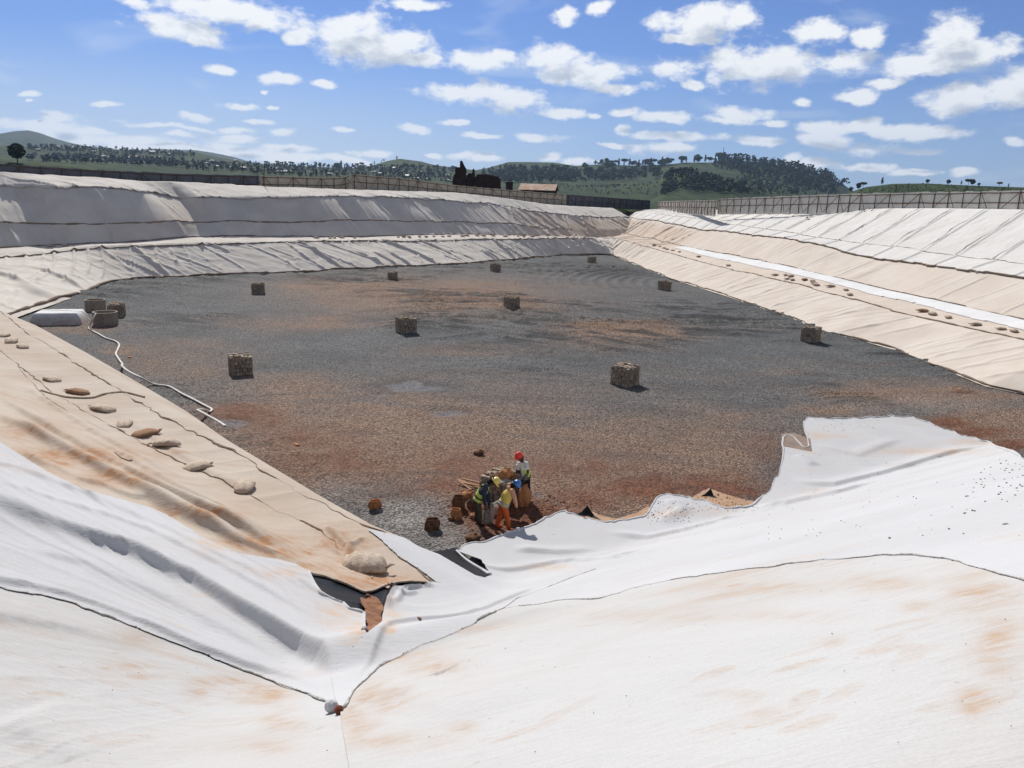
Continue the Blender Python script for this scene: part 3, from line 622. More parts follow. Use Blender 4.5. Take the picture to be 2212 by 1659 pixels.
def build_right():
    S, O, Zz, R = wall_grid(RO_, RN, RT, RROWS, -60, 122, .12, [44, 26, 34, 18, 50, 12])
    V = O; SS = np.repeat(S[None], O.shape[0], 0); RR = np.repeat(R[:, None], len(S), 1)
    low = sstep(0, .25, RR)*sstep(1.05, .9, RR); mid = sstep(1.95, 2.2, RR)*sstep(3.0, 2.8, RR); up = sstep(3.95, 4.2, RR)*sstep(5.05, 4.9, RR); ap = sstep(2.95, 3.05, RR)*sstep(4.1, 3.9, RR)
    D = low*(.11*creases(SS, V, 3.1, -.5, 3, .22) + .08*creases(SS, V, 1.7, -.9, 7, .12) + .06*ridged(SS*.3 - V*.3, V*.5, 9) + .20*(fbm(SS*.15, V*.2, 2) - .5))
    D += mid*(.10*creases(SS, V, 4.3, -.25, 13, .22) + .05*creases(SS, V, 1.9, -.5, 17, .12) + .3*(fbm(SS*.09, V*.2, 12) - .5))
    seamk = np.exp(-(((SS/4.9 + .15*(vnoise(SS*.1, V*0, 4) - .5)) % 1 - .5)*4.9/.13)**2)
    D += up*(.13*seamk + .05*ridged(SS*.7 - V*.7, V*.9, 27)*sstep(.3, .6, vnoise(SS*.2, V*.3, 5)) + .12*(fbm(SS*.5, V*.35, 22) - .5)) + up*.05*(fbm(SS*1.6, V*1.2, 91) - .5)
    D += ap*(.14*seamk + .10*(fbm(SS*.5, V*.5, 31) - .5) + .05*creases(SS, V, 1.4, -.6, 44, .12)*(RR < 3.6))
    D += sstep(.95, 1.1, RR)*sstep(2.1, 1.9, RR)*.08*(fbm(SS*.8, V*.8, 6) - .4)
    cn = sstep(-2, -14, SS)*sstep(.1, .4, RR)*sstep(3.1, 2.8, RR); D += cn*(.30*creases(SS, V, 3.2, -.5, 33, .26) + .2*creases(SS, V, 2.1, .5, 35, .2))
    X, Y, Z = wall_xyz(RO_, RN, RT, S, O, Zz, D)
    A = np.clip(sstep(5, -15, SS)*sstep(1, 1.6, RR)*sstep(3, 2.7, RR)*.8*fbm(SS*.3, V*.3, 4) + .16*mid*sstep(.45, .75, fbm(SS*.25, V*.12, 50)) + .20*sstep(.95, 1.1, RR)*sstep(1.7, 1.5, RR), 0, 1)
    k = int(np.argmax(R >= 3.2))
    lo = grid_obj('geotextile_sheet', X[:k], Y[:k], Z[:k], M['peach'], attrs={'dirt': A[:k]})
    tag(lo, 'smooth pale peach sheet on the lower right slope and its bench', 'sheet')
    kk = np.nonzero(R >= 2.86)[0]; Ra = RR[kk]
    edge = 3.0 + .10*(fbm(SS[kk]*.16, SS[kk]*0, 71, 3) - .5)*2 + .03*(vnoise(SS[kk]*1.1, SS[kk]*0, 9) - .5)
    keepv = Ra > edge; keep = keepv[:-1, :-1] & keepv[:-1, 1:] & keepv[1:, :-1] & keepv[1:, 1:]
    u = grid_obj('geotextile_sheet', X[kk] - RN[0]*.06, Y[kk] - RN[1]*.06, Z[kk] + .12, M['cream_up'], keep=keep, attrs={'dirt': A[kk]*0})
    sm = u.modifiers.new('thickness', 'SOLIDIFY'); sm.thickness = .07; sm.offset = -1
    tag(u, 'whitish sheet of seamed strips on the upper right slope below the fence', 'sheet')
    # raised joints between the strips
    for j in range(-8, 22):
        s_ = (j + .5)*4.9 - .35 ; c = int((s_ - S[0])/.12)
        if c < 2 or c >= len(S) - 2: continue
        rows = np.nonzero((R > 4.0) & (R < 5.0))[0]; w = ((vnoise(rows*.08, rows*0. + j, 12) - .5)*7).astype(int)
        P = np.stack([X[rows, c + w] - RN[0]*.08, Y[rows, c + w] - RN[1]*.08, Z[rows, c + w] + .15], 1); m = MB(); m.tube(P[::2], .022*(.3 + vnoise(rows[::2]*.3, rows[::2]*0. + j, 4)), 5)
        m.build('joint', M['seam'], u, True)
    # bright strip laid along the inner half of the bench
    s_a, s_b = 0., 84.; kk = np.nonzero((R >= 1.50) & (R <= 2.02))[0]; js = np.nonzero((S > -3) & (S < 76))[0]
    ix = np.ix_(kk, js); wv = (fbm(SS[ix]*.12, SS[ix]*0, 8) - .5)*.30
    keepv = (RR[ix] > 1.56 + wv) ; keep = keepv[:-1, :-1] & keepv[:-1, 1:] & keepv[1:, :-1] & keepv[1:, 1:]
    st = grid_obj('geotextile_strip', X[ix], Y[ix], Z[ix] + .07, M['strip'], keep=keep, attrs={'dirt': X[ix]*0})
    sm = st.modifiers.new('thickness', 'SOLIDIFY'); sm.thickness = .05; sm.offset = -1
    tag(st, 'narrow brilliant white strip laid along the bench of the right slope', 'strip')
    def row_seam(rv, r, off, seed, mat, parent, s0=-40, s1=100, amp=3):
        k = int(np.argmin(np.abs(R - rv))); js = np.nonzero((S > s0) & (S < s1))[0][::3]
        kk = np.clip(k + np.rint((vnoise(S[js]*.25, S[js]*0, seed) - .5)*amp).astype(int), 0, len(R) - 1)
        P = np.stack([X[kk, js], Y[kk, js], Z[kk, js] + off], 1); m = MB()
        rr = r*(.3 + 1.2*vnoise(S[js]*1.7, S[js]*0, seed + 1)); m.tube(P, rr, 5); return m.build('seam', mat, parent, True)
    row_seam(1.0, .06, .03, 3, M['seam'], lo); row_seam(2.04, .05, .05, 5, M['seam'], lo); row_seam(.02, .07, .05, 9, M['seam'], lo)
    row_seam(4.0, .04, .15, 15, M['seam'], u)
    # the lapped lower edge of the upper sheet
    js = np.nonzero((S > -40) & (S < 100))[0][::2]; e = edge[0][js]; kq = np.clip(np.searchsorted(R, e), 0, len(R) - 1)
    P = np.stack([X[kq, js] - RN[0]*.08, Y[kq, js] - RN[1]*.08, Z[kq, js] + .10], 1); m = MB(); m.tube(P, .06*(.4 + 1.1*vnoise(S[js]*1.5, S[js]*0, 4)), 5); m.build('hem', M['seam'], u, True)
    return S, O, X, Y, Z, R
M['cream_up'] = fabric('whitish_geotextile', (.74, .725, .69), (.69, .67, .63), (.62, .52, .43), (.52, .85), 0)
RW = build_right()
print('far slopes done')

# ---------------------------------------------------------------- gravel floor
def floor_masks(X, Y):
    u, v, zz = proj(X, Y, X*0)
    def bl(l, sd, warp=70):
        wu = (fbm(X*.35, Y*.35, sd, 4) - .5)*2*warp; wv = (fbm(X*.35 + 7, Y*.35, sd + 3, 4) - .5)*2*warp; s = np.zeros_like(X)
        for (cx, cy, rx, ry, a) in l: s = np.maximum(s, a*np.exp(-((u + wu - cx)/rx)**2 - ((v + wv*ry/rx - cy)/ry)**2))
        return s
    brown = bl([(900,965,560,110,.6),(1400,960,330,80,.5),(400,780,150,50,.35),(930,640,260,38,.75),(760,620,160,22,.6),(660,690,170,14,.5),(1330,722,140,26,.75),(1050,755,200,12,.3),(620,840,190,40,.45),(900,900,420,60,.55),(1250,930,300,45,.45),
       (560,900,120,35,.8),(700,960,160,45,.8),(850,1010,220,60,.9),(1100,1000,280,70,.85),(1400,1010,230,50,.8),(1350,1060,200,45,.9),(1580,1000,90,60,.6),(1560,900,130,25,.4),
       (2010,850,200,28,.8),(2150,910,140,40,.9),(1800,880,120,14,.5),(200,700,90,14,.4),(250,760,60,20,.5),(1250,1090,90,40,.9),(1700,800,100,10,.25),(1500,560,60,8,.2)], 11)
    red = bl([(515,885,75,20,.8),(640,940,110,30,.45),(570,905,60,24,.5),(1110,1120,110,42,1.2),(1040,1095,60,40,1.1),(1180,1115,60,25,1.0),(1260,1070,90,40,.6),(1000,1010,90,50,.6),(960,1050,70,25,.6),(1060,990,60,30,.5),(850,1060,80,20,.3),
       (1420,1050,140,32,.8),(1550,1050,110,35,.8),(1250,1000,200,40,.45),(720,1000,160,40,.45),(2045,908,45,12,1.1),(2100,930,70,12,1.0),(2180,955,50,12,.9),(2070,842,22,4,.9),(900,995,50,10,.4),(1000,970,40,8,.4),(1650,960,50,40,.3)], 29, 30)
    pale = bl([(850,1110,80,60,.9),(960,1180,60,40,.8),(760,1060,70,30,.6),(1050,1190,50,20,.5),(1240,990,200,25,.3),(2000,870,160,20,.4)], 37)
    wet = bl([(900,830,75,11,1),(900,822,25,9,1.2),(960,885,45,10,.9),(840,845,40,8,.7),(510,905,35,9,1.1),(780,690,80,7,.4),(1500,700,120,9,.5),(1420,740,150,9,.5),(1650,860,80,8,.4),(1300,580,60,8,.3),(300,640,70,6,.5),(590,790,60,6,.5),(1230,760,200,6,.4),(1600,830,150,7,.4)], 43, 30)
    return brown, red, pale, wet
def floor_h(X, Y):
    wx = X + 5*(fbm(X*.05, Y*.05, 3) - .5)*2; wy = Y + 7*(fbm(X*.05 + 3, Y*.05, 5) - .5)*2
    # wheel ruts: long stripes that bend with the warped coordinates
    tr = ridged(wx*.16, wy*.75, 6, 3); tr2 = ridged(wx*.5 + wy*.5, wy*.5 - wx*.4, 8, 2)
    mask = sstep(.42, .62, fbm(X*.045 + 4, Y*.045, 9)); mask2 = sstep(.5, .7, fbm(X*.06 - 4, Y*.06, 19))
    # arcs near the far corner
    cx, cy = 30., 92.; q = np.hypot(X - cx, (Y - cy)*.9); arc = (.5 + .5*np.cos(q*2*math.pi/1.5 + 2*fbm(X*.1, Y*.1, 4)))**2*np.exp(-((X - 12)/8.)**2 - ((Y - 108)/17.)**2)
    pit = np.exp(-((X - .3)/1.6)**2 - ((Y - 22.1)/.8)**2)
    return -.14 + .42*tr*mask + .14*tr2*mask2 + .30*arc + .18*(fbm(X*.11, Y*.11, 15, 3) - .5) - .10*pit
def build_floor():
    d = rad(.12); th = np.arange(rad(-56), rad(50), d); lr = np.arange(math.log(14.), math.log(185.), .0042)
    T, Rr = np.meshgrid(th, np.exp(lr)); X = Rr*np.sin(T); Y = Rr*np.cos(T)
    wx = X + 5*(fbm(X*.05, Y*.05, 3) - .5)*2; wy = Y + 7*(fbm(X*.05 + 3, Y*.05, 5) - .5)*2
    Z = floor_h(X, Y) + .022*fbm(X*6, Y*6, 25, 2)
    br, rd, pl, wt = floor_masks(X, Y); Z -= wt*.10;
    Z += np.clip(rd - .5, 0, 1)*.10*fbm(X*3, Y*3, 55, 3)
    n = fbm(X*1.2, Y*1.2, 33, 4); st = fbm(wx*.25, wy*1.1, 36, 4); br = np.clip(br*1.9*(.35 + 1.3*st) + .15*sstep(.5, .75, fbm(wx*.12, wy*.5, 38, 4)), 0, 1); rd = np.clip(rd*(.45 + 2.0*fbm(X*1.5, Y*1.5, 35, 4)), 0, 1)
    tr = ridged(wx*.13, wy*.62, 6, 3); trk = sstep(.42, .60, fbm(X*.045 + 4, Y*.045, 9))*sstep(.30, .10, tr) + .6*sstep(.5, .7, fbm(X*.05, Y*.05, 71))*ridged(wx*.10, wy*.9, 72, 2)**2
    o = grid_obj('gravel_floor', X, Y, Z, M['gravel'], attrs={'track': np.clip(trk, 0, 1), 'brown': br, 'red': rd, 'pale': np.clip(pl, 0, 1), 'wet': np.clip(wt*(.4 + n), 0, 1)})
    tag(o, kind='structure'); return o
def gravel_mat():
    m, nt, b = new_mat('gravel', .85); co = objco(nt)
    vo = nd(nt, 'TexVoronoi'); vo.inputs['Scale'].default_value = 15; nt.links.new(co, vo.inputs['Vector'])
    vo2 = nd(nt, 'TexVoronoi'); vo2.inputs['Scale'].default_value = 8; nt.links.new(co, vo2.inputs['Vector'])
    sep = nd(nt, 'SeparateColor'); nt.links.new(vo.outputs['Color'], sep.inputs[0]); rnd = sep.outputs[0]
    sep2 = nd(nt, 'SeparateColor'); nt.links.new(vo2.outputs['Color'], sep2.inputs[0])
    big = noise_node(nt, co, .25, 6, .6)
    grey = mixc(nt, rnd, (.040, .042, .043), (.34, .345, .34)); grey = mixc(nt, mathn(nt, 'MULTIPLY', mrange(nt, big, .35, .7), .6), grey, (.11, .12, .125))
    tan = mixc(nt, rnd, (.13, .075, .048), (.56, .385, .27))
    c = mixc(nt, attr(nt, 'brown'), grey, tan)
    pl = mixc(nt, rnd, (.24, .21, .19), (.60, .55, .50)); c = mixc(nt, attr(nt, 'pale'), c, pl)
    red = mixc(nt, sep2.outputs[0], (.16, .06, .03), (.36, .155, .08)); c = mixc(nt, attr(nt, 'red'), c, red)
    c = mixc(nt, mathn(nt, 'MULTIPLY', attr(nt, 'track'), .8), c, (.05, .052, .055))
    fine = mrange(nt, vo.outputs['Distance'], .0, .75, 1.15, .35); c = mixc(nt, .85, c, fine, 'MULTIPLY')
    w = attr(nt, 'wet'); c = mixc(nt, mathn(nt, 'MULTIPLY', w, .6), c, (.015, .018, .025))
    nt.links.new(c, b.inputs['Base Color']); nt.links.new(mrange(nt, w, .3, .9, .88, .35), b.inputs['Roughness'])
    h = mathn(nt, 'SUBTRACT', mathn(nt, 'MULTIPLY', noise_node(nt, co, 3, 3), .6), vo.outputs['Distance']); h = mathn(nt, 'ADD', h, mathn(nt, 'MULTIPLY', sep2.outputs[1], .35)); h = mathn(nt, 'ADD', h, mathn(nt, 'MULTIPLY', noise_node(nt, co, 9, 4, .7), .9))
    bump(nt, b, h, 1.0, .05)
    return m
M['gravel'] = gravel_mat()
build_floor()
print('floor done')

# ================================================================ LAND BEYOND THE PIT
def th_tan(l):
    a = []
    for x, y in l:
        d = ray(x, y); a.append((math.atan2(d[0], d[1]), d[2]/math.hypot(d[0], d[1])))
    a = np.array(a); a = a[np.argsort(a[:, 0])]; return a[:, 0], a[:, 1]
def hz(x): return 425 + (x - 1106)*.0354
L1 = th_tan([(-600,330),(-300,335),(0,347),(60,351),(180,361),(300,380),(400,392),(600,hz(600)+14),(1200,hz(1200)+14),(1780,hz(1780)+6),(1812,425),(1830,417),(1872,404),(1928,397),(2003,396),(2060,399),(2116,401.5),(2212,404.5),(2400,412),(2800,430)])
L2 = th_tan([(-600,336),(-300,338),(0,342),(300,356),(600,368),(900,388),(1100,402),(1300,410),(1380,408),(1410,398),(1441,378),(1484,375),(1520,381),(1587,395),(1656,418),(1720,436),(2300,465),(2800,480)])
L3 = th_tan([(-600,306),(-300,310),(0,314),(150,320),(350,326),(421,328),(480,341),(540,351),(700,360),(762,362),(797,358),(840,346),(864,342),(909,348),(934,355),(983,362),(1027,367),(1055,362),(1098,349),(1149,349),(1196,350),(1244,357),(1278,355),(1300,354),(1382,357),(1441,354),(1484,350),(1536,350),(1561,344),(1605,346),(1674,354),(1743,366),(1796,384),(1823,398),(1843,412),(1900,428),(2300,446),(2800,460)])
L4 = th_tan([(-600,300),(-400,297),(0,287),(30,281.5),(60,280),(86,286),(120,298),(155,308),(181,313),(205,318),(220,315),(250,321),(282,326),(324,320),(381,322),(421,322.7),(458,328),(502,337),(536,347),(600,366),(1000,388),(1500,420),(2212,452),(2800,470)])
PTH = np.radians([-180,-100,-62,-45,-33,-20,-10,0,5,11,14,20,33,45,70,180]); PZ = np.array([7.9,7.9,8.4,9.2,9.5,9.3,9.0,8.5,7.9,7.5,7.6,8.5,9.2,9.0,8.0,7.9])
PR_ = np.array([9.,9,30,84,106,118,130,150,168,182,172,110,84,60,30,9])      # where the pit ends and open ground begins
def terrain(x, y):
    th = np.arctan2(x, y); r = np.hypot(x, y)
    r1 = np.interp(th, np.radians([-60, 0, 15, 20, 60]), [330, 330, 420, 620, 620]); r2 = 950. + 0*r; r3 = 1750. + 0*r; r4 = 4300. + 0*r
    fr = np.abs(th) < rad(55); edge = sstep(rad(75), rad(50), np.abs(th))
    zp = np.interp(th, PTH, PZ)
    def lz(L, rr): return CZ + rr*(np.interp(th, L[0], L[1])*edge + (-.002)*(1 - edge))
    z1, z2, z3, z4 = lz(L1, r1), lz(L2, r2), lz(L3, r3), lz(L4, r4)
    r0 = np.interp(th, PTH, PR_) + 32
    def seg(a, b, za, zb, dip):
        t = np.clip((r - a)/(b - a), 0, 1); return za + (zb - za)*t - dip*np.sin(np.pi*t)
    z = np.where(r < r0, zp, np.where(r < r1, seg(r0, r1, zp, z1, 7.), np.where(r < r2, seg(r1, r2, z1, z2, 16.),
        np.where(r < r3, seg(r2, r3, z2, z3, 14.), np.where(r < r4, seg(r3, r4, z3, z4, 70.), z4 - (r - r4)*.12)))))
    amp = sstep(r0, r0 + 120, r)
    # rough ground, fading out on the crests so that the skylines stay put
    c3 = np.minimum(np.minimum(np.abs(r - r1)/80, np.abs(r - r2)/150), np.minimum(np.abs(r - r3)/200, np.abs(r - r4)/500)); c3 = np.clip(c3, .06, 1)
    z = z + amp*c3*(.006*r*(fbm(x/160, y/160, 90, 4) - .5)*2.0 + .0035*r*(ridged(x/90, y/90, 95, 3) - .4))
    return z + .12*(fbm(x*.35, y*.35, 99, 3) - .5)*sstep(400, 60, r)
def build_terrain():
    th = np.concatenate([np.arange(-180, -50, 2.), np.arange(-50, -36, .5), np.arange(-36, 37, .11), np.arange(37, 50, .5), np.arange(50, 181, 2.)]); th = np.radians(th)
    base = np.interp(th, PTH, PR_); u = np.linspace(0, 1, 30); rr = []
    for k in range(30): rr.append(base + (240 - base)*u[k]**1.2)
    for q in np.exp(np.linspace(math.log(240.), math.log(9500.), 300))[1:]: rr.append(np.full_like(th, q))
    Rr = np.array(rr); T = np.repeat(th[None], len(rr), 0); X = Rr*np.sin(T); Y = Rr*np.cos(T); Z = terrain(X, Y)
    Z[0] -= .5
    o = grid_obj('hills', X, Y, Z, M['hills']); tag(o, kind='structure'); return o
def hills_mat():
    m, nt, b = new_mat('hillside', .95); co = objco(nt); b.inputs['Specular IOR Level'].default_value = .1
    n1 = noise_node(nt, co, .012, 7, .6); n2 = noise_node(nt, co, .045, 6, .65); n3 = noise_node(nt, co, .3, 4, .6)
    c = mixc(nt, mrange(nt, n1, .38, .62), (.026, .046, .017), (.058, .082, .028))
    c = mixc(nt, mrange(nt, n2, .55, .72), c, (.032, .055, .020)); c = mixc(nt, mathn(nt, 'MULTIPLY', mrange(nt, noise_node(nt, co, .008, 5, .6, 1.0), .56, .68), .7), c, (.12, .09, .055))
    rock = mrange(nt, noise_node(nt, co, .03, 8, .75, .4), .66, .72); c = mixc(nt, mathn(nt, 'MULTIPLY', rock, .8), c, (.26, .24, .22))
    # terraces and hedgerows
    w = nd(nt, 'TexWave'); w.inputs['Scale'].default_value = .012; w.inputs['Distortion'].default_value = 9; w.inputs['Detail'].default_value = 4; w.inputs['Detail Scale'].default_value = .6
    nt.links.new(co, w.inputs['Vector']); c = mixc(nt, mathn(nt, 'MULTIPLY', mrange(nt, w.outputs['Fac'], .62, .9), .65), c, (.028, .045, .024))
    c = mixc(nt, mathn(nt, 'MULTIPLY', mrange(nt, n3, .3, .7), .35), c, (.05, .07, .02))
    nt.links.new(c, b.inputs['Base Color']); bump(nt, b, mathn(nt, 'ADD', n2, mathn(nt, 'MULTIPLY', n3, .3)), 1.0, 6.0)
    return m
M['hills'] = hills_mat(); build_terrain()
def place(px, py, r0=200., r1=6000.):
    """first hit of the image ray with the land"""
    d = ray(px, py); hd = math.hypot(d[0], d[1]); ts = np.exp(np.linspace(math.log(r0), math.log(r1), 900))/hd
    P = CAM[None] + d[None]*ts[:, None]; g = P[:, 2] - terrain(P[:, 0], P[:, 1]); k = np.argmax(g < 0)
    if g[k] >= 0: k = int(np.argmin(g))
    p = P[k]; return np.array([p[0], p[1], float(terrain(np.array([p[0]]), np.array([p[1]]))[0])])

# ---------------------------------------------------------------- trees
M['leaf'] = simple('foliage', (.030, .055, .020), (.070, .105, .035), .9, .9, 0)
M['leaf_dark'] = simple('dark_foliage', (.013, .026, .017), (.034, .055, .030), .9, .5, 0)
M['bark'] = simple('bark', (.10, .075, .055), (.06, .045, .035), .95, 4, .3)
ICO_V = None
def ico():
    t = (1 + 5**.5)/2; v = np.array([(-1,t,0),(1,t,0),(-1,-t,0),(1,-t,0),(0,-1,t),(0,1,t),(0,-1,-t),(0,1,-t),(t,0,-1),(t,0,1),(-t,0,-1),(-t,0,1)])/math.sqrt(1 + t*t)
    f = np.array([(0,11,5),(0,5,1),(0,1,7),(0,7,10),(0,10,11),(1,5,9),(5,11,4),(11,10,2),(10,7,6),(7,1,8),(3,9,4),(3,4,2),(3,2,6),(3,6,8),(3,8,9),(4,9,5),(2,4,11),(6,2,10),(8,6,7),(9,8,1)]); return v, f
IV, IF = ico()
def clump_mesh(rs, h, w, n, size, shape='round'):
    """many small leaf clumps spread through the crown's volume"""
    V = []; Fc = []
    for k in range(n):
        a = rs.uniform(0, 2*math.pi); q = rs.uniform(0, 1)**.45
        zz = rs.uniform(-1, 1)
        if shape == 'round': rr = math.sqrt(max(0, 1 - zz*zz))*q*w/2; z = h*(.62 + .38*zz)
        elif shape == 'wide': rr = q*w/2; z = h*(.78 + .2*zz*(1 - .5*q))
        else: rr = (1 - (zz + 1)/2)**.7*q*w/2 + .1; z = h*(.22 + .78*(zz + 1)/2)
        s = size*rs.uniform(.6, 1.5); c = np.array([math.cos(a)*rr, math.sin(a)*rr, z]); v = IV*rs.uniform(.55, 1.25, (12, 1))*s*np.array([1, 1, .7]) + c
        Fc.append(IF + 12*k); V.append(v)
    return np.concatenate(V), np.concatenate(Fc)
def tree_proto(name, h, w, n, size, shape, seed, label, mat='leaf'):
    rs = np.random.RandomState(seed); root = empty(name, (0, 0, 0), label=label, cat='tree')
    v, f = clump_mesh(rs, h, w, n, size, shape); np_mesh('crown', v, f, M[mat], root, smooth=False)
    m = MB(); m.tube([(0, 0, -.4), (.05*h*.3, 0, h*.35), (0, .03*h, h*.8)], [h*.028, h*.02, h*.008], 6)
    for k in range(5):
        a = rs.uniform(0, 6.28); z0 = h*rs.uniform(.3, .55); m.tube([(0, 0, z0), (math.cos(a)*w*.2, math.sin(a)*w*.2, z0 + h*.15), (math.cos(a)*w*.36, math.sin(a)*w*.36, z0 + h*.26)], [h*.014, h*.009, h*.004], 5)
    m.build('trunk', M['bark'], root, True); return root
def copy_tree(o, loc, rz=0, sc_=1., label=None, group=None):
    c = o.copy(); COL.objects.link(c); c.location = loc; c.rotation_euler = (0, 0, rz); c.scale = (sc_,)*3
    if label: c['label'] = label
    if group: c['group'] = group
    for ch in o.children:
        d = ch.copy(); COL.objects.link(d); d.parent = c
        for g in ch.children: e = g.copy(); COL.objects.link(e); e.parent = d
    return c
lone = tree_proto('broadleaf_tree', 6.4, 5.6, 420, .34, 'round', 3, 'dark round-crowned lone tree on the meadow beyond the left end of the fence', 'leaf_dark'); lone.location = place(38, 352, 250)
P_round = tree_proto('broadleaf_tree', 9., 7.5, 130, .85, 'round', 5, 'round hill tree'); P_wide = tree_proto('umbrella_tree', 8., 8., 110, .8, 'wide', 6, 'flat hill tree'); P_thin = tree_proto('slender_tree', 11., 4., 90, .7, 'tall', 8, 'slim hill tree', 'leaf_dark')
first = {}
def put(P, p, s, label, group=None):
    rz = random.uniform(0, 6.28)
    if P.name not in first:
        first[P.name] = 1; P.location = p; P.rotation_euler = (0, 0, rz); P.scale = (s,)*3; P['label'] = label
        if group: P['group'] = group
        return P
    return copy_tree(P, p, rz, s, label, group)
GR = [('round', 1854, 409, 12, 'bushy tree at the left foot of the green knoll, left of a flat-topped one'), ('wide', 1864, 407, 12, 'flat-topped tree at the left foot of the green knoll'),
      ('thin', 1905, 399, 14, 'slender lone tree on the left shoulder of the green knoll'), ('round', 2003, 397, 8, 'small round tree alone on the very top of the green knoll'),
      ('round', 2048, 399, 9, 'small tree right of the top of the green knoll'), ('thin', 2076, 400, 8, 'thin little tree between two bushy ones on the green knoll'), ('wide', 2091, 401, 12, 'spreading tree, left one of the close pair on the green knoll'),
      ('round', 2100, 401, 11, 'round tree, right one of the close pair on the green knoll'), ('round', 2114, 402.5, 6, 'low bush-like tree beside the close pair on the green knoll'), ('wide', 2158, 404, 9, 'low spreading tree near the right end of the green knoll'),
      ('thin', 2178, 405, 7, 'small tree nearest the right edge on the green knoll'), ('round', 1838, 412, 9, 'tree in the dip between wooded hill and green knoll')]
PD = {'round': P_round, 'wide': P_wide, 'thin': P_thin}; PHt = {'round': 9., 'wide': 8., 'thin': 11.}
for kd, x, y, hp, lab in GR:
    p = place(x, y, 250, 900); d = math.hypot(p[0], p[1]); put(PD[kd], p, hp*d/F/PHt[kd], lab)
rs = np.random.RandomState(21)
def scatter(region, n, hp, kinds, label, group, r0=500, r1=3000):
    for _ in range(n):
        t = rs.uniform(); x = region[0] + (region[1] - region[0])*t; ye = np.interp(x, [q[0] for q in region[2]], [q[1] for q in region[2]])
        p = place(x, ye + rs.uniform(*region[3]), r0, r1); d = math.hypot(p[0], p[1]); kd = kinds[rs.randint(len(kinds))]
        put(PD[kd], p, hp*rs.uniform(.55, 1.3)*d/F/PHt[kd], label, group)
scatter((560, 1000, [(560,354),(700,360),(797,361),(1000,366)], (-.5, 3)), 46, 8, ['round', 'wide', 'thin'], 'small dark tree on the far skyline left of the dark ruin', 'trees on the far left skyline')
scatter((800, 860, [(800,358),(840,346),(864,343)], (0, 1)), 7, 6, ['wide', 'thin'], 'tiny tree on the left shoulder of the rounded green hill', 'trees up the shoulder of the rounded hill')
scatter((1285, 1560, [(1285,355),(1382,358),(1484,351),(1560,345)], (0, 4)), 60, 12, ['round', 'wide', 'thin'], 'tree standing on the skyline of the green slope left of the mast', 'trees on the skyline left of the mast')
scatter((1100, 1440, [(1100,378),(1250,372),(1440,362)], (-8, 24)), 90, 11, ['round', 'wide'], 'tree scattered over the green slope above the rusty-roofed house', 'trees scattered over the green slope')
def forest(name, poly, n, hp, seed, r0, r1, mat, label):
    rs = np.random.RandomState(seed); V = []; Fc = []; b = 0; poly = np.array(poly, float); x0, y0 = poly.min(0); x1, y1 = poly.max(0); k = 0
    while k < n:
        x, y = rs.uniform(x0, x1), rs.uniform(y0, y1); ins = False; j = len(poly) - 1
        for i in range(len(poly)):
            if (poly[i, 1] > y) != (poly[j, 1] > y) and x < (poly[j, 0] - poly[i, 0])*(y - poly[i, 1])/(poly[j, 1] - poly[i, 1]) + poly[i, 0]: ins = not ins
            j = i
        if not ins: continue
        k += 1; p = place(x, y, r0, r1); h = hp*rs.uniform(.5, 1.25)*math.hypot(p[0], p[1])/F; w = h*rs.uniform(.6, .95)
        v, f = clump_mesh(rs, h, w, rs.randint(11, 18), h*.15, 'round' if rs.rand() < .7 else 'tall'); V.append(v + p); Fc.append(f + b); b += len(v)
    o = np_mesh(name, np.concatenate(V), np.concatenate(Fc), M[mat], smooth=False); tag(o, label, 'forest', kind='stuff'); return o
forest('forest', [(1556,341),(1605,343),(1674,351),(1743,363),(1796,381),(1830,402),(1800,412),(1740,405),(1690,400),(1640,385),(1585,372),(1540,362)], 560, 11, 2, 1150, 2500, 'leaf_dark', 'dense dark forest over the top of the wooded hill below the mast')
forest('forest', [(1640,385),(1690,400),(1740,405),(1800,412),(1820,420),(1600,425),(1560,392)], 200, 9, 4, 900, 2500, 'leaf_dark', 'thin dark woodland on the lower right flank of the wooded hill')
forest('forest', [(1436,382),(1450,369),(1480,367),(1500,375),(1530,381),(1570,395),(1625,413),(1600,420),(1500,416),(1470,408),(1440,424),(1425,425),(1434,400)], 300, 12, 3, 600, 1200, 'leaf_dark', 'almost black grove on the near spur behind the fence corner')
forest('forest', [(1040,372),(1100,364),(1200,370),(1330,375),(1420,366),(1430,380),(1330,392),(1200,392),(1100,398),(1040,395)], 520, 10, 9, 600, 2200, 'leaf_dark', 'belt of mixed trees along the foot of the far ridge right of the ruin')
forest('forest', [(400,352),(620,358),(980,366),(975,395),(820,388),(600,380),(400,366)], 620, 8, 5, 500, 2200, 'leaf_dark', 'bushes and trees among the far houses left of the dark ruin')
forest('forest', [(60,343),(200,340),(400,350),(400,362),(250,356),(60,349)], 300, 9, 6, 420, 1800, 'leaf_dark', 'hedges and low trees between the fields behind the left part of the fence')
forest('forest', [(60,312),(300,326),(420,332),(420,340),(250,334),(60,324)], 260, 6, 7, 700, 2500, 'leaf_dark', 'faint hedgerows on the fields under the round mountain')
forest('scrub', [(1860,408),(1930,400),(2003,400),(2200,408),(2212,414),(1850,420)], 230, 3.5, 8, 300, 900, 'leaf', 'low green scrub dotted over the knoll behind the right fence')
forest('scrub', [(1100,400),(1250,392),(1420,392),(1420,425),(1300,420),(1210,410)], 260, 4, 12, 350, 1200, 'leaf', 'green shrubs on the slope directly above the fence, right of the rusty-roofed house')
print('trees done')

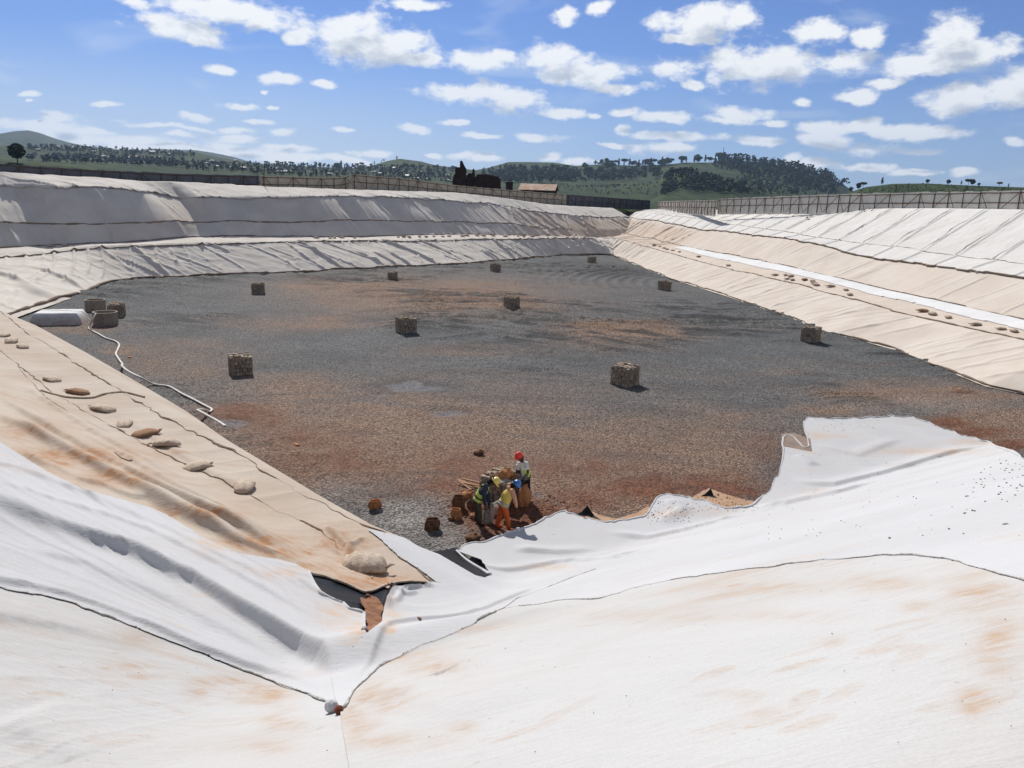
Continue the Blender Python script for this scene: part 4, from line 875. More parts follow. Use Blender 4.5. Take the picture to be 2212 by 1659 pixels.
# ---------------------------------------------------------------- far houses, mast, ruin
M['metal_roof'] = simple('sheet_metal_roof', (.24, .23, .22), (.42, .40, .38), .55, .05, 0, .5)
M['rust_roof'] = simple('rusty_roof', (.40, .20, .10), (.55, .42, .32), .7, .8, .1)
M['house_wall'] = simple('plaster_wall', (.32, .24, .18), (.22, .15, .11), .9, .6, 0)
M['brick_dark'] = simple('backlit_dark_brick', (.055, .028, .020), (.032, .016, .012), .95, 2.5, .6, dist=.05)  # dark reddish brick, its backlit shade put into the base colour
M['pane'] = simple('dark_opening', (.02, .02, .02), (.03, .03, .03), .6, 1, 0)
def gable(root, L, w, h, rh, wall, roof, over=.35, win=None):
    m = MB(); m.box((0, 0, h/2 - 1), (L, w, h + 2)); hw, hl = w/2, L/2
    m.add([(-hl, -hw, h), (-hl, hw, h), (-hl, 0, h + rh), (hl, -hw, h), (hl, hw, h), (hl, 0, h + rh)], [(0, 2, 1), (3, 4, 5)]); m.build('wall', wall, root)
    r = MB(); e = over; t = .12; sl_ = rh/hw
    for s in (-1, 1):
        a = [(-hl - e, s*(hw + e), h - e*sl_), (hl + e, s*(hw + e), h - e*sl_), (hl + e, 0, h + rh + .03), (-hl - e, 0, h + rh + .03)]
        r.add(a + [(x, y, z + t) for x, y, z in a], [(0, 1, 2, 3), (7, 6, 5, 4), (0, 4, 5, 1), (1, 5, 6, 2), (2, 6, 7, 3), (3, 7, 4, 0)])
    r.build('roof', roof, root)
    for (x, z, ww, wh) in win or []:
        q = MB(); q.box((x, -hw - .02, z), (ww, .12, wh)); q.build('window', M['pane'], root)
hp_ = empty('farm_house', (0, 0, 0), label='far house', cat='house'); gable(hp_, 9, 6, 3.2, 1.9, M['house_wall'], M['metal_roof'], win=[(-2.4, 1.6, 1, 1.2), (2.2, 1.6, 1, 1.2), (0, 1.1, 1.1, 2.1)])
HS = [(83,326),(121,326),(125,318),(160,321.5),(182,320.5),(203,329.5),(198,347),(210,346),(215,348),(226,342),(238,343),(261,343),(276,343.5),(269,351),(283,349),(289,354),(299,354.5),(307,354),(289,342),(309,343),(321,349),(344,350),(345,344),(365,335),(328,332),
      (421,352),(430,355),(435,353),(449,355),(459,352),(467,362),(495,363),(506,361),(509,349),(526,366),(587,367),(598,367),(568,375),(605,374),(617,373),(631,373),(675,375),(712,379),
      (816,362),(831,363),(852,366),(821,377),(808,374),(908,373),(922,388),(967,382),(953,390),(967,392),(974,393),(900,389),(880,383),(860,378)]
HG = [('pale-roofed house on the far fields below the round mountain', 'farmhouses on the fields below the round mountain', 0, 190), ('pale-roofed house in the far hamlet behind the dark left fence', 'houses of the far left hamlet', 190, 400), ('pale-roofed house in the far village around the thin pole', 'houses of the far village around the pole', 400, 780), ('small pale-roofed house on the wooded slope left of the dark ruin', 'houses on the slope left of the ruin', 780, 1100)]
for i, (x, y) in enumerate(HS):
    p = place(x, y, 400, 3000); d = math.hypot(p[0], p[1]); lab, grp = [(a, b) for a, b, c, e in HG if c <= x < e][0]; s = rs.uniform(.6, 1.1)*min(1.4, 9*d/F/9)
    if i == 0: hp_.location = p; hp_.rotation_euler = (0, 0, .3); hp_.scale = (s,)*3; hp_['label'] = lab; hp_['group'] = grp
    else: copy_tree(hp_, p, rs.uniform(-.8, .8), s, lab, grp)
ch = empty('church', tuple(place(729, 361, 900, 3000)), -.2, label='small brick church with a pointed spire on the far skyline', cat='church'); gable(ch, 14, 7, 5, 3, M['brick_red'] if 'brick_red' in M else M['house_wall'], M['rust_roof'])
m = MB(); m.box((8.5, 0, 5), (3, 3, 12)); m.add([(7, -1.5, 11), (10, -1.5, 11), (10, 1.5, 11), (7, 1.5, 11), (8.5, 0, 16)], [(0, 1, 4), (1, 2, 4), (2, 3, 4), (3, 0, 4)]); m.build('spire', M['house_wall'], ch)
mp_ = place(1561, 345, 900, 2600); dd = math.hypot(mp_[0], mp_[1]); hm = 24*dd/F
ma = empty('radio_mast', tuple(mp_), label='thin lattice radio mast on top of the wooded hill', cat='mast'); m = MB()
for a in range(3):
    t = a*2.094; m.bar((math.cos(t)*1.2, math.sin(t)*1.2, -1), (math.cos(t)*.35, math.sin(t)*.35, hm), .22)
    for k in range(10):
        q0 = 1.2 - .085*k; q1 = 1.2 - .085*(k + 1); t2 = t + 2.094; m.bar((math.cos(t)*q0, math.sin(t)*q0, hm*k/10), (math.cos(t2)*q1, math.sin(t2)*q1, hm*(k + 1)/10), .12)
m.build('lattice', M['pane'], ma); m = MB(); m.bar((0, 0, hm - 2), (0, 0, hm + 2), .2); m.box((.5, 0, hm - 1.5), (.8, .5, 1.8)); m.build('antenna', M['metal_roof'], ma)
# the rusty-roofed house just outside the fence
ph = at_dist(1163, 430, 212); zb = float(terrain(np.array([ph[0]]), np.array([ph[1]]))[0]); zr = at_dist(1163, 398, 212)[2]
rh_ = empty('brick_house', (ph[0], ph[1], zr - 4.3), rad(-12), label='brick house with a rusty corrugated roof just behind the fence', cat='house')
gable(rh_, 9.0, 5.2, 2.9, 1.35, M['brick_dark'], M['rust_roof'], .45, win=[(-2.0, 1.9, .9, .8), (2.3, 1.9, .9, .8)])
sh = at_dist(1099, 430, 236); s_ = empty('brick_shed', (sh[0], sh[1], at_dist(1099, 393, 236)[2] - 3.2), .1, label='small reddish brick shed behind the fence, between ruin and rusty-roofed house', cat='shed'); m = MB(); m.box((0, 0, 1), (2.0, 2.0, 4.4)); m.build('wall', M['brick_dark'], s_); m = MB(); m.box((0, 0, 3.26), (2.4, 2.4, .12)); m.build('roof', M['rust_roof'], s_)
# ruin of dark bricks with backlit shade in their colour: each standing piece is an outline with its own depth, crumbled edges
def ruin():
    D0 = 168.; base = at_dist(1030, 412, D0); root = empty('brick_ruin', (base[0], base[1], base[2] - 2.5), 0, label='tall dark brick ruin with a pointed tower standing behind the fence', cat='ruin')
    o = np.array([base[0], base[1], base[2] - 2.5]); rt = np.array([_r0[0], 0, 0]) ; dir_ = np.array([base[0], base[1], 0])/math.hypot(base[0], base[1]); side = np.array([dir_[1], -dir_[0], 0])
    def pt(x, y, off): p = at_dist(x, y, D0); q = p - o; s_ = q@side; return s_, q[2], off
    pieces = [('tower', [(977,412),(977,390),(980,378),(983,376),(983,362),(993,361),(994,348),(996,346.5),(998,348),(1003,357),(1006,364),(1006.5,385),(1007,412)], 3.0, 0), ('chimney', [(1008,412),(1007,383),(1011,375),(1016,374),(1020,374),(1021,365),(1024.5,364),(1025,372),(1026,380),(1027,412)], 2.0, .5),
              ('block', [(1027,412),(1026,383),(1031,376.5),(1045,376.5),(1060,378),(1066,378.5),(1068,381),(1076,381),(1077,385),(1081,386),(1082,412)], 4.0, -.3)]
    for nm, pl_, th_, off in pieces:
        q = []
        for (a, b) in zip(pl_[:-1], pl_[1:]):
            k = max(1, int(math.hypot(a[0] - b[0], a[1] - b[1])/1.6))
            for i in range(k): t = i/k; j = .35 if 0 < i else .1; q.append((a[0] + (b[0] - a[0])*t + rs.uniform(-j, j), a[1] + (b[1] - a[1])*t + rs.uniform(-j, j)))
        q.append(pl_[-1]); m = MB(); n = len(q); fr, bk = [], []
        for (x, y) in q:
            s_, z, _ = pt(x, y, 0); jx = rs.uniform(-.12, .12); fr.append(tuple(side*s_ + dir_*(off + jx) + np.array([0, 0, z]))); bk.append(tuple(side*(s_*.97 + jx) + dir_*(off + th_ + jx) + np.array([0, 0, z - .15 + jx])))
        m.add(fr + bk, [tuple(range(n))[::-1], tuple(range(n, 2*n))] + [(i, (i + 1) % n, n + (i + 1) % n, n + i) for i in range(n)]); m.build(nm, M['brick_dark'], root)
ruin()

# ---------------------------------------------------------------- fences
M['fence_dark'] = simple('dark_sheet_metal', (.085, .095, .115), (.12, .125, .14), .6, .6, .05, .4)  # dark blue-grey base colour for the left and corner sections
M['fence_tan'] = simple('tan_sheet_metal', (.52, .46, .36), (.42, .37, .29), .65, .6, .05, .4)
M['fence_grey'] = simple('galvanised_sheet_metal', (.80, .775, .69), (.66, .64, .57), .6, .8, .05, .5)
M['pole'] = simple('eucalyptus_pole', (.11, .055, .035), (.065, .032, .022), .9, 3, .2)
def fence(tops, h, mat, label, pitch, toward, period=.24, amp=.035, post_r=.045, jog=0):
    """tops: 3-D points along the top edge; posts, rails and struts stand on the side `toward` the pit"""
    tops = np.array(tops); L = np.r_[0, np.cumsum(np.linalg.norm(np.diff(tops[:, :2], axis=0), axis=1))]; T = L[-1]
    def at(s): return np.array([np.interp(s, L, tops[:, k]) for k in range(3)])
    root = empty('fence', tuple(at(0) - np.array([0, 0, h])), label=label, cat='fence'); o = np.array(root.location)
    n = int(T/period*6); s = np.linspace(0, T, n + 1); P = np.array([np.interp(s, L, tops[:, k]) for k in range(3)]).T; tw = np.array([toward[0], toward[1], 0]); tw /= np.linalg.norm(tw)
    P = P + tw*(amp*np.sin(s/period*2*math.pi))[:, None]; sh_ = np.floor(s/.9); P[:, 2] += (_hash(sh_, sh_*0, 7) - .5)*.10
    B = P.copy(); B[:, 2] -= h + .5; co = np.concatenate([P, B]) - o; i = np.arange(n); np_mesh('panel', co, np.stack([i, i + 1, n + 2 + i, n + 1 + i], -1), mat, root, smooth=True)
    k = 0; sp = .5; prev = None; posts = []
    while sp < T: posts.append(sp); sp += pitch*random.uniform(.88, 1.12)
    for q, sp in enumerate(posts):
        p = at(sp) - o; lean = tw*random.uniform(-.04, .08); along = (at(min(T, sp + .1)) - at(max(0, sp - .1))); along /= np.linalg.norm(along)
        off = tw*(.10); m = MB(); m.tube([p + off + lean + np.array([0, 0, -.08 + random.uniform(-.05, .08)]), p + off + np.array([0, 0, -h - .35])], [post_r*.9, post_r*1.15], 6); m.build('post', M['pole'], root, True)
        if q % 2 == 0:
            for sg in (-1, 1):
                b = p + along*sg*pitch*random.uniform(.75, .95) + tw*.75 + np.array([0, 0, -h - .25]); m = MB(); m.tube([p + off + np.array([0, 0, -.12]), b], [post_r*.7, post_r*.75], 6); m.build('strut', M['pole'], root, True)
    for z in (-.22, -h*.60):
        m = MB(); ss = np.arange(0, T, 1.1); m.tube([at(v) - o + tw*.05 + np.array([0, 0, z + random.uniform(-.03, .03)]) for v in ss], .045, 5); m.build('rail', M['pole'], root, True)
    return root
def left_top(x, y, off=23): return hplane(x, y, BO_, BN, off)
LT_ = [(-420,338),(-200,345),(0,353),(189,366),(396,375.5),(586,380),(708,384),(745,382),(759,375.5),(860,384),(983,399.7),(1069,407.6),(1224,420),(1320,427),(1405,433)]
def sect(a, b):
    xs = [q[0] for q in LT_]; ys = [q[1] for q in LT_]; pp = [a] + [x for x in xs if a < x < b] + [b]; return [left_top(x, float(np.interp(x, xs, ys))) for x in pp]
tow = (-BN[0], -BN[1])
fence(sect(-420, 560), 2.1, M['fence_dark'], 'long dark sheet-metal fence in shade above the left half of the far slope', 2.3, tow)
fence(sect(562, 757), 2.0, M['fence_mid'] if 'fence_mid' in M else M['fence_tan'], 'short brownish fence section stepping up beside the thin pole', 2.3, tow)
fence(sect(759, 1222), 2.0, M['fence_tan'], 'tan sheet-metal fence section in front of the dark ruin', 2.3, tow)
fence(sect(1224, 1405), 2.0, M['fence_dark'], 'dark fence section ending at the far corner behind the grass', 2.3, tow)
RT_ = [(2900,402,57),(2700,404,61),(2450,408,66.5),(2212,411,75),(2028,414.5,84.5),(1848,418,96),(1704,423.5,109),(1552,429,127)]
fence([at_dist(x, y, d*math.hypot(1, (x - 1106)/F)) for x, y, d in RT_], 1.95, M['fence_grey'], 'grey corrugated fence with dark poles along the top of the right slope', 2.1, (-1, -.15))
RT2 = [(1549,431.5,127.5),(1540,432.5,130),(1516,433,137),(1500,433,144),(1460,434,162),(1421,435,186)]
fence([at_dist(x, y, d) for x, y, d in RT2], 1.95, M['fence_grey'], 'short farther fence section between the corner and the step down', 2.1, (-1, -.25))
pb = hplane(568, 404, BO_, BN, 19.); ptp = hplane(572, 348, BO_, BN, 19.)
pl = empty('thin_pole', tuple(pb), label='thin leaning pole standing alone before the left fence', cat='pole'); m = MB(); m.tube([(0, 0, -1), tuple((ptp - pb)*.5), tuple(ptp - pb)], [.07, .06, .045], 8); m.build('shaft', M['pole'], pl, True)
m = MB(); m.box(tuple((ptp - pb)*.98), (.22, .1, .1)); m.build('cap', M['pane'], pl)
print('fences done')

# ================================================================ OBJECTS IN THE PIT
def gz(px, py, up=0.):
    z = 0.
    for _ in range(4): p = atz(px, py, z); z = float(floor_h(np.array([p[0]]), np.array([p[1]]))[0])
    p[2] = z + .01 + up; return p
def island_mat(name, cols, rough=.9, bmp=.4, sc_=8):
    m, nt, b = new_mat(name, rough); g = nd(nt, 'NewGeometry'); cr = nd(nt, 'ValToRGB'); nt.links.new(g.outputs['Random Per Island'], cr.inputs[0])
    e = cr.color_ramp.elements; e[0].color = rgb(cols[0]); e[1].color = rgb(cols[-1])
    for i, c in enumerate(cols[1:-1]): q = e.new((i + 1)/(len(cols) - 1)); q.color = rgb(c)
    co = objco(nt); n = noise_node(nt, co, sc_, 5); nt.links.new(mixc(nt, mathn(nt, 'MULTIPLY', n, .5), cr.outputs[0], (.06, .045, .035)), b.inputs['Base Color']); bump(nt, b, n, bmp, .02); return m
M['stone'] = island_mat('laterite_stone', [(.26, .18, .12), (.46, .36, .26), (.36, .29, .22), (.58, .50, .40)])
M['wire'] = simple('galvanised_wire', (.30, .29, .27), (.22, .20, .18), .5, 3, 0, .5, .6)
M['concrete'] = simple('concrete', (.36, .31, .25), (.26, .21, .16), .9, 4, .3)
M['hose'] = simple('white_hose', (.66, .64, .60), (.56, .53, .48), .6, 3, .1)
M['sand_sack'] = simple('sandbag_cloth', (.58, .49, .40), (.42, .32, .23), .95, 7, .9, dist=.02)
M['sand_brown'] = simple('dirty_sandbag_cloth', (.36, .22, .13), (.25, .14, .08), .95, 6, .4)
M['sack_grey'] = simple('grey_woven_sack', (.40, .38, .35), (.22, .18, .15), .9, 9, .3)
M['sack_orange'] = simple('orange_earthy_sack', (.52, .24, .10), (.32, .14, .06), .9, 9, .3)
M['sack_brown'] = simple('brown_earthy_sack', (.20, .10, .05), (.10, .05, .03), .9, 9, .3)
M['plank'] = simple('raw_plank', (.42, .24, .13), (.30, .17, .09), .85, 5, .3)
def stone(m, c, d, rs):
    v = []
    for k in range(8):
        q = np.array([(k & 1)*2 - 1, (k >> 1 & 1)*2 - 1, (k >> 2 & 1)*2 - 1])*np.array(d)/2*rs.uniform(.62, 1.05, 3); v.append(np.array(c) + q)
    m.add(v, [(0, 2, 3, 1), (4, 5, 7, 6), (0, 1, 5, 4), (2, 6, 7, 3), (0, 4, 6, 2), (1, 3, 7, 5)])
def make_gabion(seed, label, w=1.06, h=.96, full=True):
    rs = np.random.RandomState(seed); root = empty('gabion', (0, 0, 0), label=label, cat='gabion', group='stone-filled gabions standing on the gravel'); m = MB(); n = 6; q = w/n; nz = 5; qz = h/nz
    m.box((0, 0, h*.46), (w*.86, w*.86, h*.9))
    for k in range(nz):
        off = rs.uniform(-.3, .3)*q
        for side in range(4):
            u = -w/2 + off*.3
            while u < w/2 - .04:
                L = q*rs.uniform(.7, 1.6); L = min(L, w/2 - u); cu = u + L/2; u += L; a, b = ((cu, -w/2 + .05), (w/2 - .05, cu), (cu, w/2 - .05), (-w/2 + .05, cu))[side]
                dx, dy = ((L*.95, .16), (.16, L*.95))[side % 2]; stone(m, (a, b, (k + .5)*qz + rs.uniform(-.015, .015)), (dx, dy, qz*1.02), rs)
    for i in range(n):
        for j in range(n): stone(m, ((i + .5)*q - w/2, (j + .5)*q - w/2, h + rs.uniform(-.05, .07)), (q*rs.uniform(.8, 1.2), q*rs.uniform(.8, 1.2), .14), rs)
    m.build('stones', M['stone'], root); c = MB(); e = w/2 + .012
    for x in (-e, e):
        for y in (-e, e): c.bar((x, y, 0), (x, y, h + .02), .012)
    for z in [h*i/5 for i in range(6)]:
        for a, b in (((-e, -e), (e, -e)), ((e, -e), (e, e)), ((e, e), (-e, e)), ((-e, e), (-e, -e))): c.bar((a[0], a[1], z), (b[0], b[1], z), .007)
    for i in range(1, 8):
        t = -e + 2*e*i/8
        for a in ((t, -e), (t, e), (-e, t), (e, t)): c.bar((a[0], a[1], 0), (a[0], a[1], h), .006)
    c.build('wire_cage', M['wire'], root); return root
g0 = make_gabion(3, 'gabion'); g1 = make_gabion(9, 'gabion'); g2 = make_gabion(14, 'gabion')
GB = [(520, 806, rad(28), g0, 'large-looking stone gabion in the left middle of the gravel, nearest on that side'), (558, 634, rad(12), g1, 'stone gabion near the left part of the far slope foot'),
      (848, 606, rad(8), g2, 'stone gabion at the foot of the far slope, below the thin crease'), (1070, 585, rad(20), g0, 'small far stone gabion near the slope foot, second from the far corner'),
      (1278, 569, rad(15), g1, 'farthest stone gabion, close to the corner between both slopes'), (1105, 662, rad(25), g2, 'stone gabion in the middle of the far gravel with an uneven top'),
      (877, 717, rad(35), g0, 'stone gabion near the centre of the gravel, on the brownish patch'), (1349, 830, rad(48), g1, 'stone gabion on the right of the near gravel, casting a long shadow'),
      (1750, 737, rad(50), g2, 'stone gabion close to the foot of the right slope'), (1435, 626, rad(30), g0, 'small stone gabion on the bare grey gravel towards the right slope'),
      (253, 684, rad(20), g1, 'low stone gabion standing behind the concrete rings')]
used = set()
for x, y, rz, P, lab in GB:
    p = gz(x, y, -.02)
    if P.name not in used: used.add(P.name); P.location = p; P.rotation_euler = (0, 0, rz); P['label'] = lab
    else: copy_tree(P, p, rz, random.uniform(.96, 1.04), lab)
gw = make_gabion(31, 'stone gabion being filled by the workers, heaped with sacks'); gw.location = gz(1083, 1076, -.04); gw.rotation_euler = (0, 0, rad(-32)); gw.scale = (1.0, .9, .85)

# concrete rings, wrapped tank and hose
def lathe(prof, n=40):
    v = []; f = []; k = len(prof)
    for i in range(n):
        a = 2*math.pi*i/n
        for r_, z in prof: v.append((r_*math.cos(a), r_*math.sin(a), z))
    for i in range(n):
        for j in range(k - 1): f.append((i*k + j, ((i + 1) % n)*k + j, ((i + 1) % n)*k + j + 1, i*k + j + 1))
    return v, f
def ring(loc, R_, h, label):
    root = empty('concrete_ring', tuple(loc), label=label, cat='concrete ring'); v, f = lathe([(R_, -.1), (R_, h*.93), (R_ - .012, h*.93), (R_ - .012, h*.95), (R_ + .01, h*.955), (R_ + .01, h), (R_ - .10, h), (R_ - .11, h*.96), (R_ - .11, -.1)]); mesh_obj('shell', v, f, M['concrete'], root)
    m = MB(); t = rad(-70); m.tube([(math.cos(t)*R_*.98, math.sin(t)*R_*.98, h*.6), (math.cos(t)*(R_ + .015), math.sin(t)*(R_ + .015), h*.6)], .035, 8); m.build('lifting_hole', M['pane'], root)
    v, f = lathe([(0.001, .12), (R_ - .11, .12)]); mesh_obj('soil_fill', v, f, M['sack_brown'], root); return root
ring(gz(207, 671), .74, .86, 'open concrete manhole ring standing farther back, left of the low gabion'); ring(gz(229, 701), .80, .90, 'nearer open concrete manhole ring with the white hose hanging over its rim')
def white_block():
    p = gz(130, 697); root = empty('wrapped_tank', tuple(p), rad(17), label='big low box wrapped in white sheet at the left corner of the gravel', cat='tank'); nx, ny = 40, 26; V = []; Fc = []
    Lx, Ly, Hz = 3.1, 2.3, .86; rs = np.random.RandomState(5)
    us = np.linspace(-1, 1, nx); vs = np.linspace(-1, 1, ny); U, Vv = np.meshgrid(us, vs)
    d = np.maximum(np.abs(U), np.abs(Vv)); k = sstep(1.0, .80, d); X = U*Lx/2*(1 + .06*(1 - k)); Y = Vv*Ly/2*(1 + .08*(1 - k)); Z = Hz*np.minimum(1, np.maximum(0, (1 - d)/.16))**.6
    Z = Z + .03*(fbm(U*6, Vv*6, 3) - .5) + .03*ridged(U*5 + Vv*2, Vv*3, 5)*(1 - k); A = np.clip((Hz*.95 - Z)*2.0*(.5 + fbm(U*3, Vv*3, 7)), 0, 1)
    grid_obj('wrapping', X, Y, Z - .05, M['strip'], root, attrs={'dirt': A}); m = MB(); m.tube([(-Lx/2*.9, Ly*.18, Hz), (0, .02, Hz + .01), (Lx/2*.98, -Ly*.22, Hz), (Lx/2*1.5, -.1, .05)], .012, 5); m.build('rope', M['seam'], root)
white_block()
def on_surface(pts, hf, up): P = hit(pts, hf); P[:, 2] += up; return P
def floor_z(x, y): return 0*x
HOSE = [(207,677,.9),(200,690,.55),(194,702,.1),(192,705.5,0),(203,712,0),(211.6,716.6,0),(229,726.5,0),(248.6,732.6,0),(257,740,0),(253.5,751,0),(250,761,0),(257,773,0),(264.6,783,0),(263,795.4,0),(273,810,0),(288,821,0),(305,826,0),(332,825,0),(364,831,0),(391,843.4,0),(418,857,0),(445,871,0),(457,879,0),(452,885,0),(440.5,892.6,0),(428,904,0),(436,911,0),(450,918.5,0),(467.6,927,0),(480,938,0),(488.5,948,0)]
pts = []
for x, y, z in HOSE:
    p = atz(x, y, z if z else .05)
    if not z: o1_ = LN[0]*(p[0] - LO[0]) + LN[1]*(p[1] - LO[1]); p[2] = float(floor_h(np.array([p[0]]), np.array([p[1]]))[0]) + .07 if o1_ < -.1 else float(H(np.array([p[0]]), np.array([p[1]]))[0]) + .05
    pts.append(p)
def smooth_path(P, n=8):
    P = [np.array(p, float) for p in P]; out = []
    for i in range(len(P) - 1):
        a, b, c, d = P[max(0, i - 1)], P[i], P[i + 1], P[min(len(P) - 1, i + 2)]
        for k in range(n): t = k/n; out.append(.5*((2*b) + (c - a)*t + (2*a - 5*b + 4*c - d)*t*t + (3*b - a - 3*c + d)*t**3))
    out.append(P[-1]); return out
m = MB(); m.tube(smooth_path(pts, 6), .062, 8, flat=.7); tag(m.build('hose', M['hose'], None, True), 'long white hose snaking from the concrete ring along the foot of the left slope', 'hose')
h2 = hit([(88.6,844.6),(110,851),(148,859.4),(197,860.6),(221.5,853),(258.4,848.3),(283,851),(312.6,859.4)], H); h2[:, 2] += .03; m = MB(); m.tube(smooth_path(h2, 6), .035, 6, flat=.8); tag(m.build('hose', M['sand_sack'], None, True), 'short dusty hose lying across the left bench between two sandbags', 'hose')

# sandbags
def bag_mesh(seed, L=.74, w=.46, h=.17, ears=True):
    rs = np.random.RandomState(seed); nu, nv = 18, 14; V = []; Fc = []
    for i in range(nu + 1):
        u = i/nu*2 - 1; e = (1 - abs(u)**2.6)**.55 if abs(u) < 1 else 0; ww = w/2*(.30 + .70*e) ; hh = h*(.10 + .90*e)
        for j in range(nv):
            a = 2*math.pi*j/nv; y = math.cos(a)*ww; z = math.sin(a)*hh*.5 + hh*.45 + h*.05
            k = 1 + .03*math.sin(u*6 + a*2 + seed) + .06*math.sin(u*19 + a*5 + seed) + rs.uniform(-.06, .06); V.append((u*L/2 + rs.uniform(-.01, .01), y*k, max(-.03, z*k)))
    for i in range(nu):
        for j in range(nv): Fc.append((i*nv + j, i*nv + (j + 1) % nv, (i + 1)*nv + (j + 1) % nv, (i + 1)*nv + j))
    Fc.append(tuple(range(nv))[::-1]); Fc.append(tuple(range(nu*nv, nu*nv + nv)))
    return V, Fc
def make_bag(seed, mat, label, group, L=.74, w=.44, h=.17):
    root = empty('sandbag', (0, 0, 0), label=label, cat='sandbag', group=group); v, f = bag_mesh(seed, L, w, h); mesh_obj('bag', v, f, mat, root, True)
    m = MB(); rs = np.random.RandomState(seed); e = L/2; m.tube([(e - .02, -.06, h*.3), (e + .05, 0, h*.45), (e + .12, .05, h*.30)], [.035, .05, .02], 6, flat=.5); m.build('tied_end', mat, root, True); return root
LBG = 'sandbags holding down the sheet on the left bench'
LB = [(7,726,'sandbag at the very left edge of the picture on the left bench',0),(25,739,'flat sandbag second from the left edge on the left bench',0),(49,750,'pale flat sandbag third from the left edge on the left bench',0),(112,821,'plump sandbag alone on the left bench, above the short hose',0),(168,850,'torn brownish sandbag beside the short hose on the left bench',1),
      (222,886,'sandbag with a pointed end just below the short hose',0),(270,918,'double-eared sandbag next to the brown torn one',0),(315,939,'dark brown torn sandbag, between the eared bag and a pale one',1),(360,962,'pale sandbag with a long tied tail on the left bench',0),(425,1012,'smooth sandbag midway down the left bench',0),(528,1054,'sandbag with a frilled end, second nearest to the open corner',0)]
b0 = make_bag(1, M['sand_sack'], LB[0][2], LBG); b1 = make_bag(4, M['sand_brown'], LB[4][2], LBG); lu = {0: 0, 1: 0}
for x, y, lab, kd in LB:
    p = hit([(x, y)], H)[0]; n = .3; e = float(H(np.array([p[0] + n]), np.array([p[1]]))[0] - H(np.array([p[0] - n]), np.array([p[1]]))[0])/(2*n); f_ = float(H(np.array([p[0]]), np.array([p[1] + n]))[0] - H(np.array([p[0]]), np.array([p[1] - n]))[0])/(2*n)
    P = (b0, b1)[kd]
    if lu[kd]: P = copy_tree(P, p, 0, 1, lab)
    lu[kd] = 1; P.location = p - np.array([0, 0, .01]); nv = Vector((-e, -f_, 1)).normalized(); P.rotation_euler = (nv.to_track_quat('Z', 'Y').to_matrix().to_4x4() @ Matrix.Rotation(random.uniform(-.7, .5), 4, 'Z')).to_euler(); k = random.uniform(.9, 1.15); P.scale = (k, k*random.uniform(.85, 1.1), k*random.uniform(.7, 1.05)); P['label'] = lab
p = hit([(786,1228)], H)[0]; bb = make_bag(8, M['sand_sack'], 'big creased sandbag resting beside the open corner, nearest of all', None, .80, .55, .24); bb.location = p; bb.rotation_euler = (rad(8), rad(4), rad(8))
def bags_on(Wl, lst, o, n, t, run, rows, label, group, seed):
    S, O, X, Y, Z, R = Wl; P = make_bag(seed, M['sand_sack'], label, group); P2 = make_bag(seed + 2, M['sand_brown'], label, group); use = {0: 0, 1: 0}; rs = np.random.RandomState(seed)
    for i, (x, y) in enumerate(lst):
        q = hplane(x, y, o, n, run); s_ = (q[:2] - o)@t; c = int(np.clip((s_ - S[0])/(S[1] - S[0]), 2, len(S) - 3)); k = int(np.argmin(np.abs(R - rows - rs.uniform(-.12, .12)))); kd = 1 if i % 7 == 6 else 0
        B = (P, P2)[kd]; loc = (X[k, c], Y[k, c], Z[k, c] + .02)
        if use[kd]: B = copy_tree(B, loc)
        use[kd] = 1; B.location = loc; B.rotation_euler = (0, 0, rs.uniform(0, 3.1)); g = rs.uniform(.85, 1.2); B.scale = (g, g, g*1.15)
bags_on(BW, [(708 + c/2.903, 513) for c in (-55, 30, 60, 110, 190, 470, 500, 530, 600, 640, 690, 740, 780, 860, 900, 960, 1000, 1060, 1130, 1210, 1240, 1300)] + [(118, 541), (148, 538)], BO_, BN, BT, 6.5, 1.5, 'dusty sandbag in the loose row along the bench of the far slope', 'sandbags along the bench of the far slope', 40)
bags_on(RW, [(1415.4 + a/2.7757, 272.2 + b/2.7757) for a, b in ((5,722),(30,732),(60,742),(90,745),(120,750),(155,758),(270,780),(465,823),(740,892),(770,898),(800,905),(830,915),(860,925),(890,930),(930,938),(970,945),(1000,953),(1050,965),(1128,988),(1200,1007),(1615,1100),(1680,1118),(1775,1135),(1960,1188),(2090,1205),(2160,1225))], RO_, RN, RT, 5.3, 1.28, 'dusty sandbag in the row along the bench of the right slope', 'sandbags along the bench of the right slope', 60)

# ---------------------------------------------------------------- cut edge of the near sheet, membrane scraps, stones
M['membrane_dusty'] = simple('dusty_membrane', (.46, .30, .19), (.36, .22, .13), .8, 3, .3)
M['membrane_grey'] = simple('grey_brown_membrane', (.20, .15, .12), (.30, .22, .16), .6, 2, .2)
sheet('membrane_flap', [(1492,1078),(1510,1066),(1530,1056),(1570,1070),(1612,1082),(1642,1086),(1628,1104),(1600,1112),(1540,1096),(1496,1088)], M['membrane_dusty'], .03, 'tan dusty flap of liner poking out between the white folds, largest of three', 'liner flap')
sheet('membrane_flap', [(1262,1120),(1275,1104),(1300,1116),(1332,1122),(1372,1110),(1402,1094),(1404,1118),(1360,1130),(1320,1142)], M['membrane_dusty'], .03, 'narrow tan flap of liner at the white edge, right of the black corner', 'liner flap')
sheet('membrane_flap', [(1686,938),(1716,938),(1750,950),(1754,978),(1722,972),(1690,966)], M['membrane_grey'], .05, 'grey-brown flap of liner filling the notch in the white edge', 'liner flap')
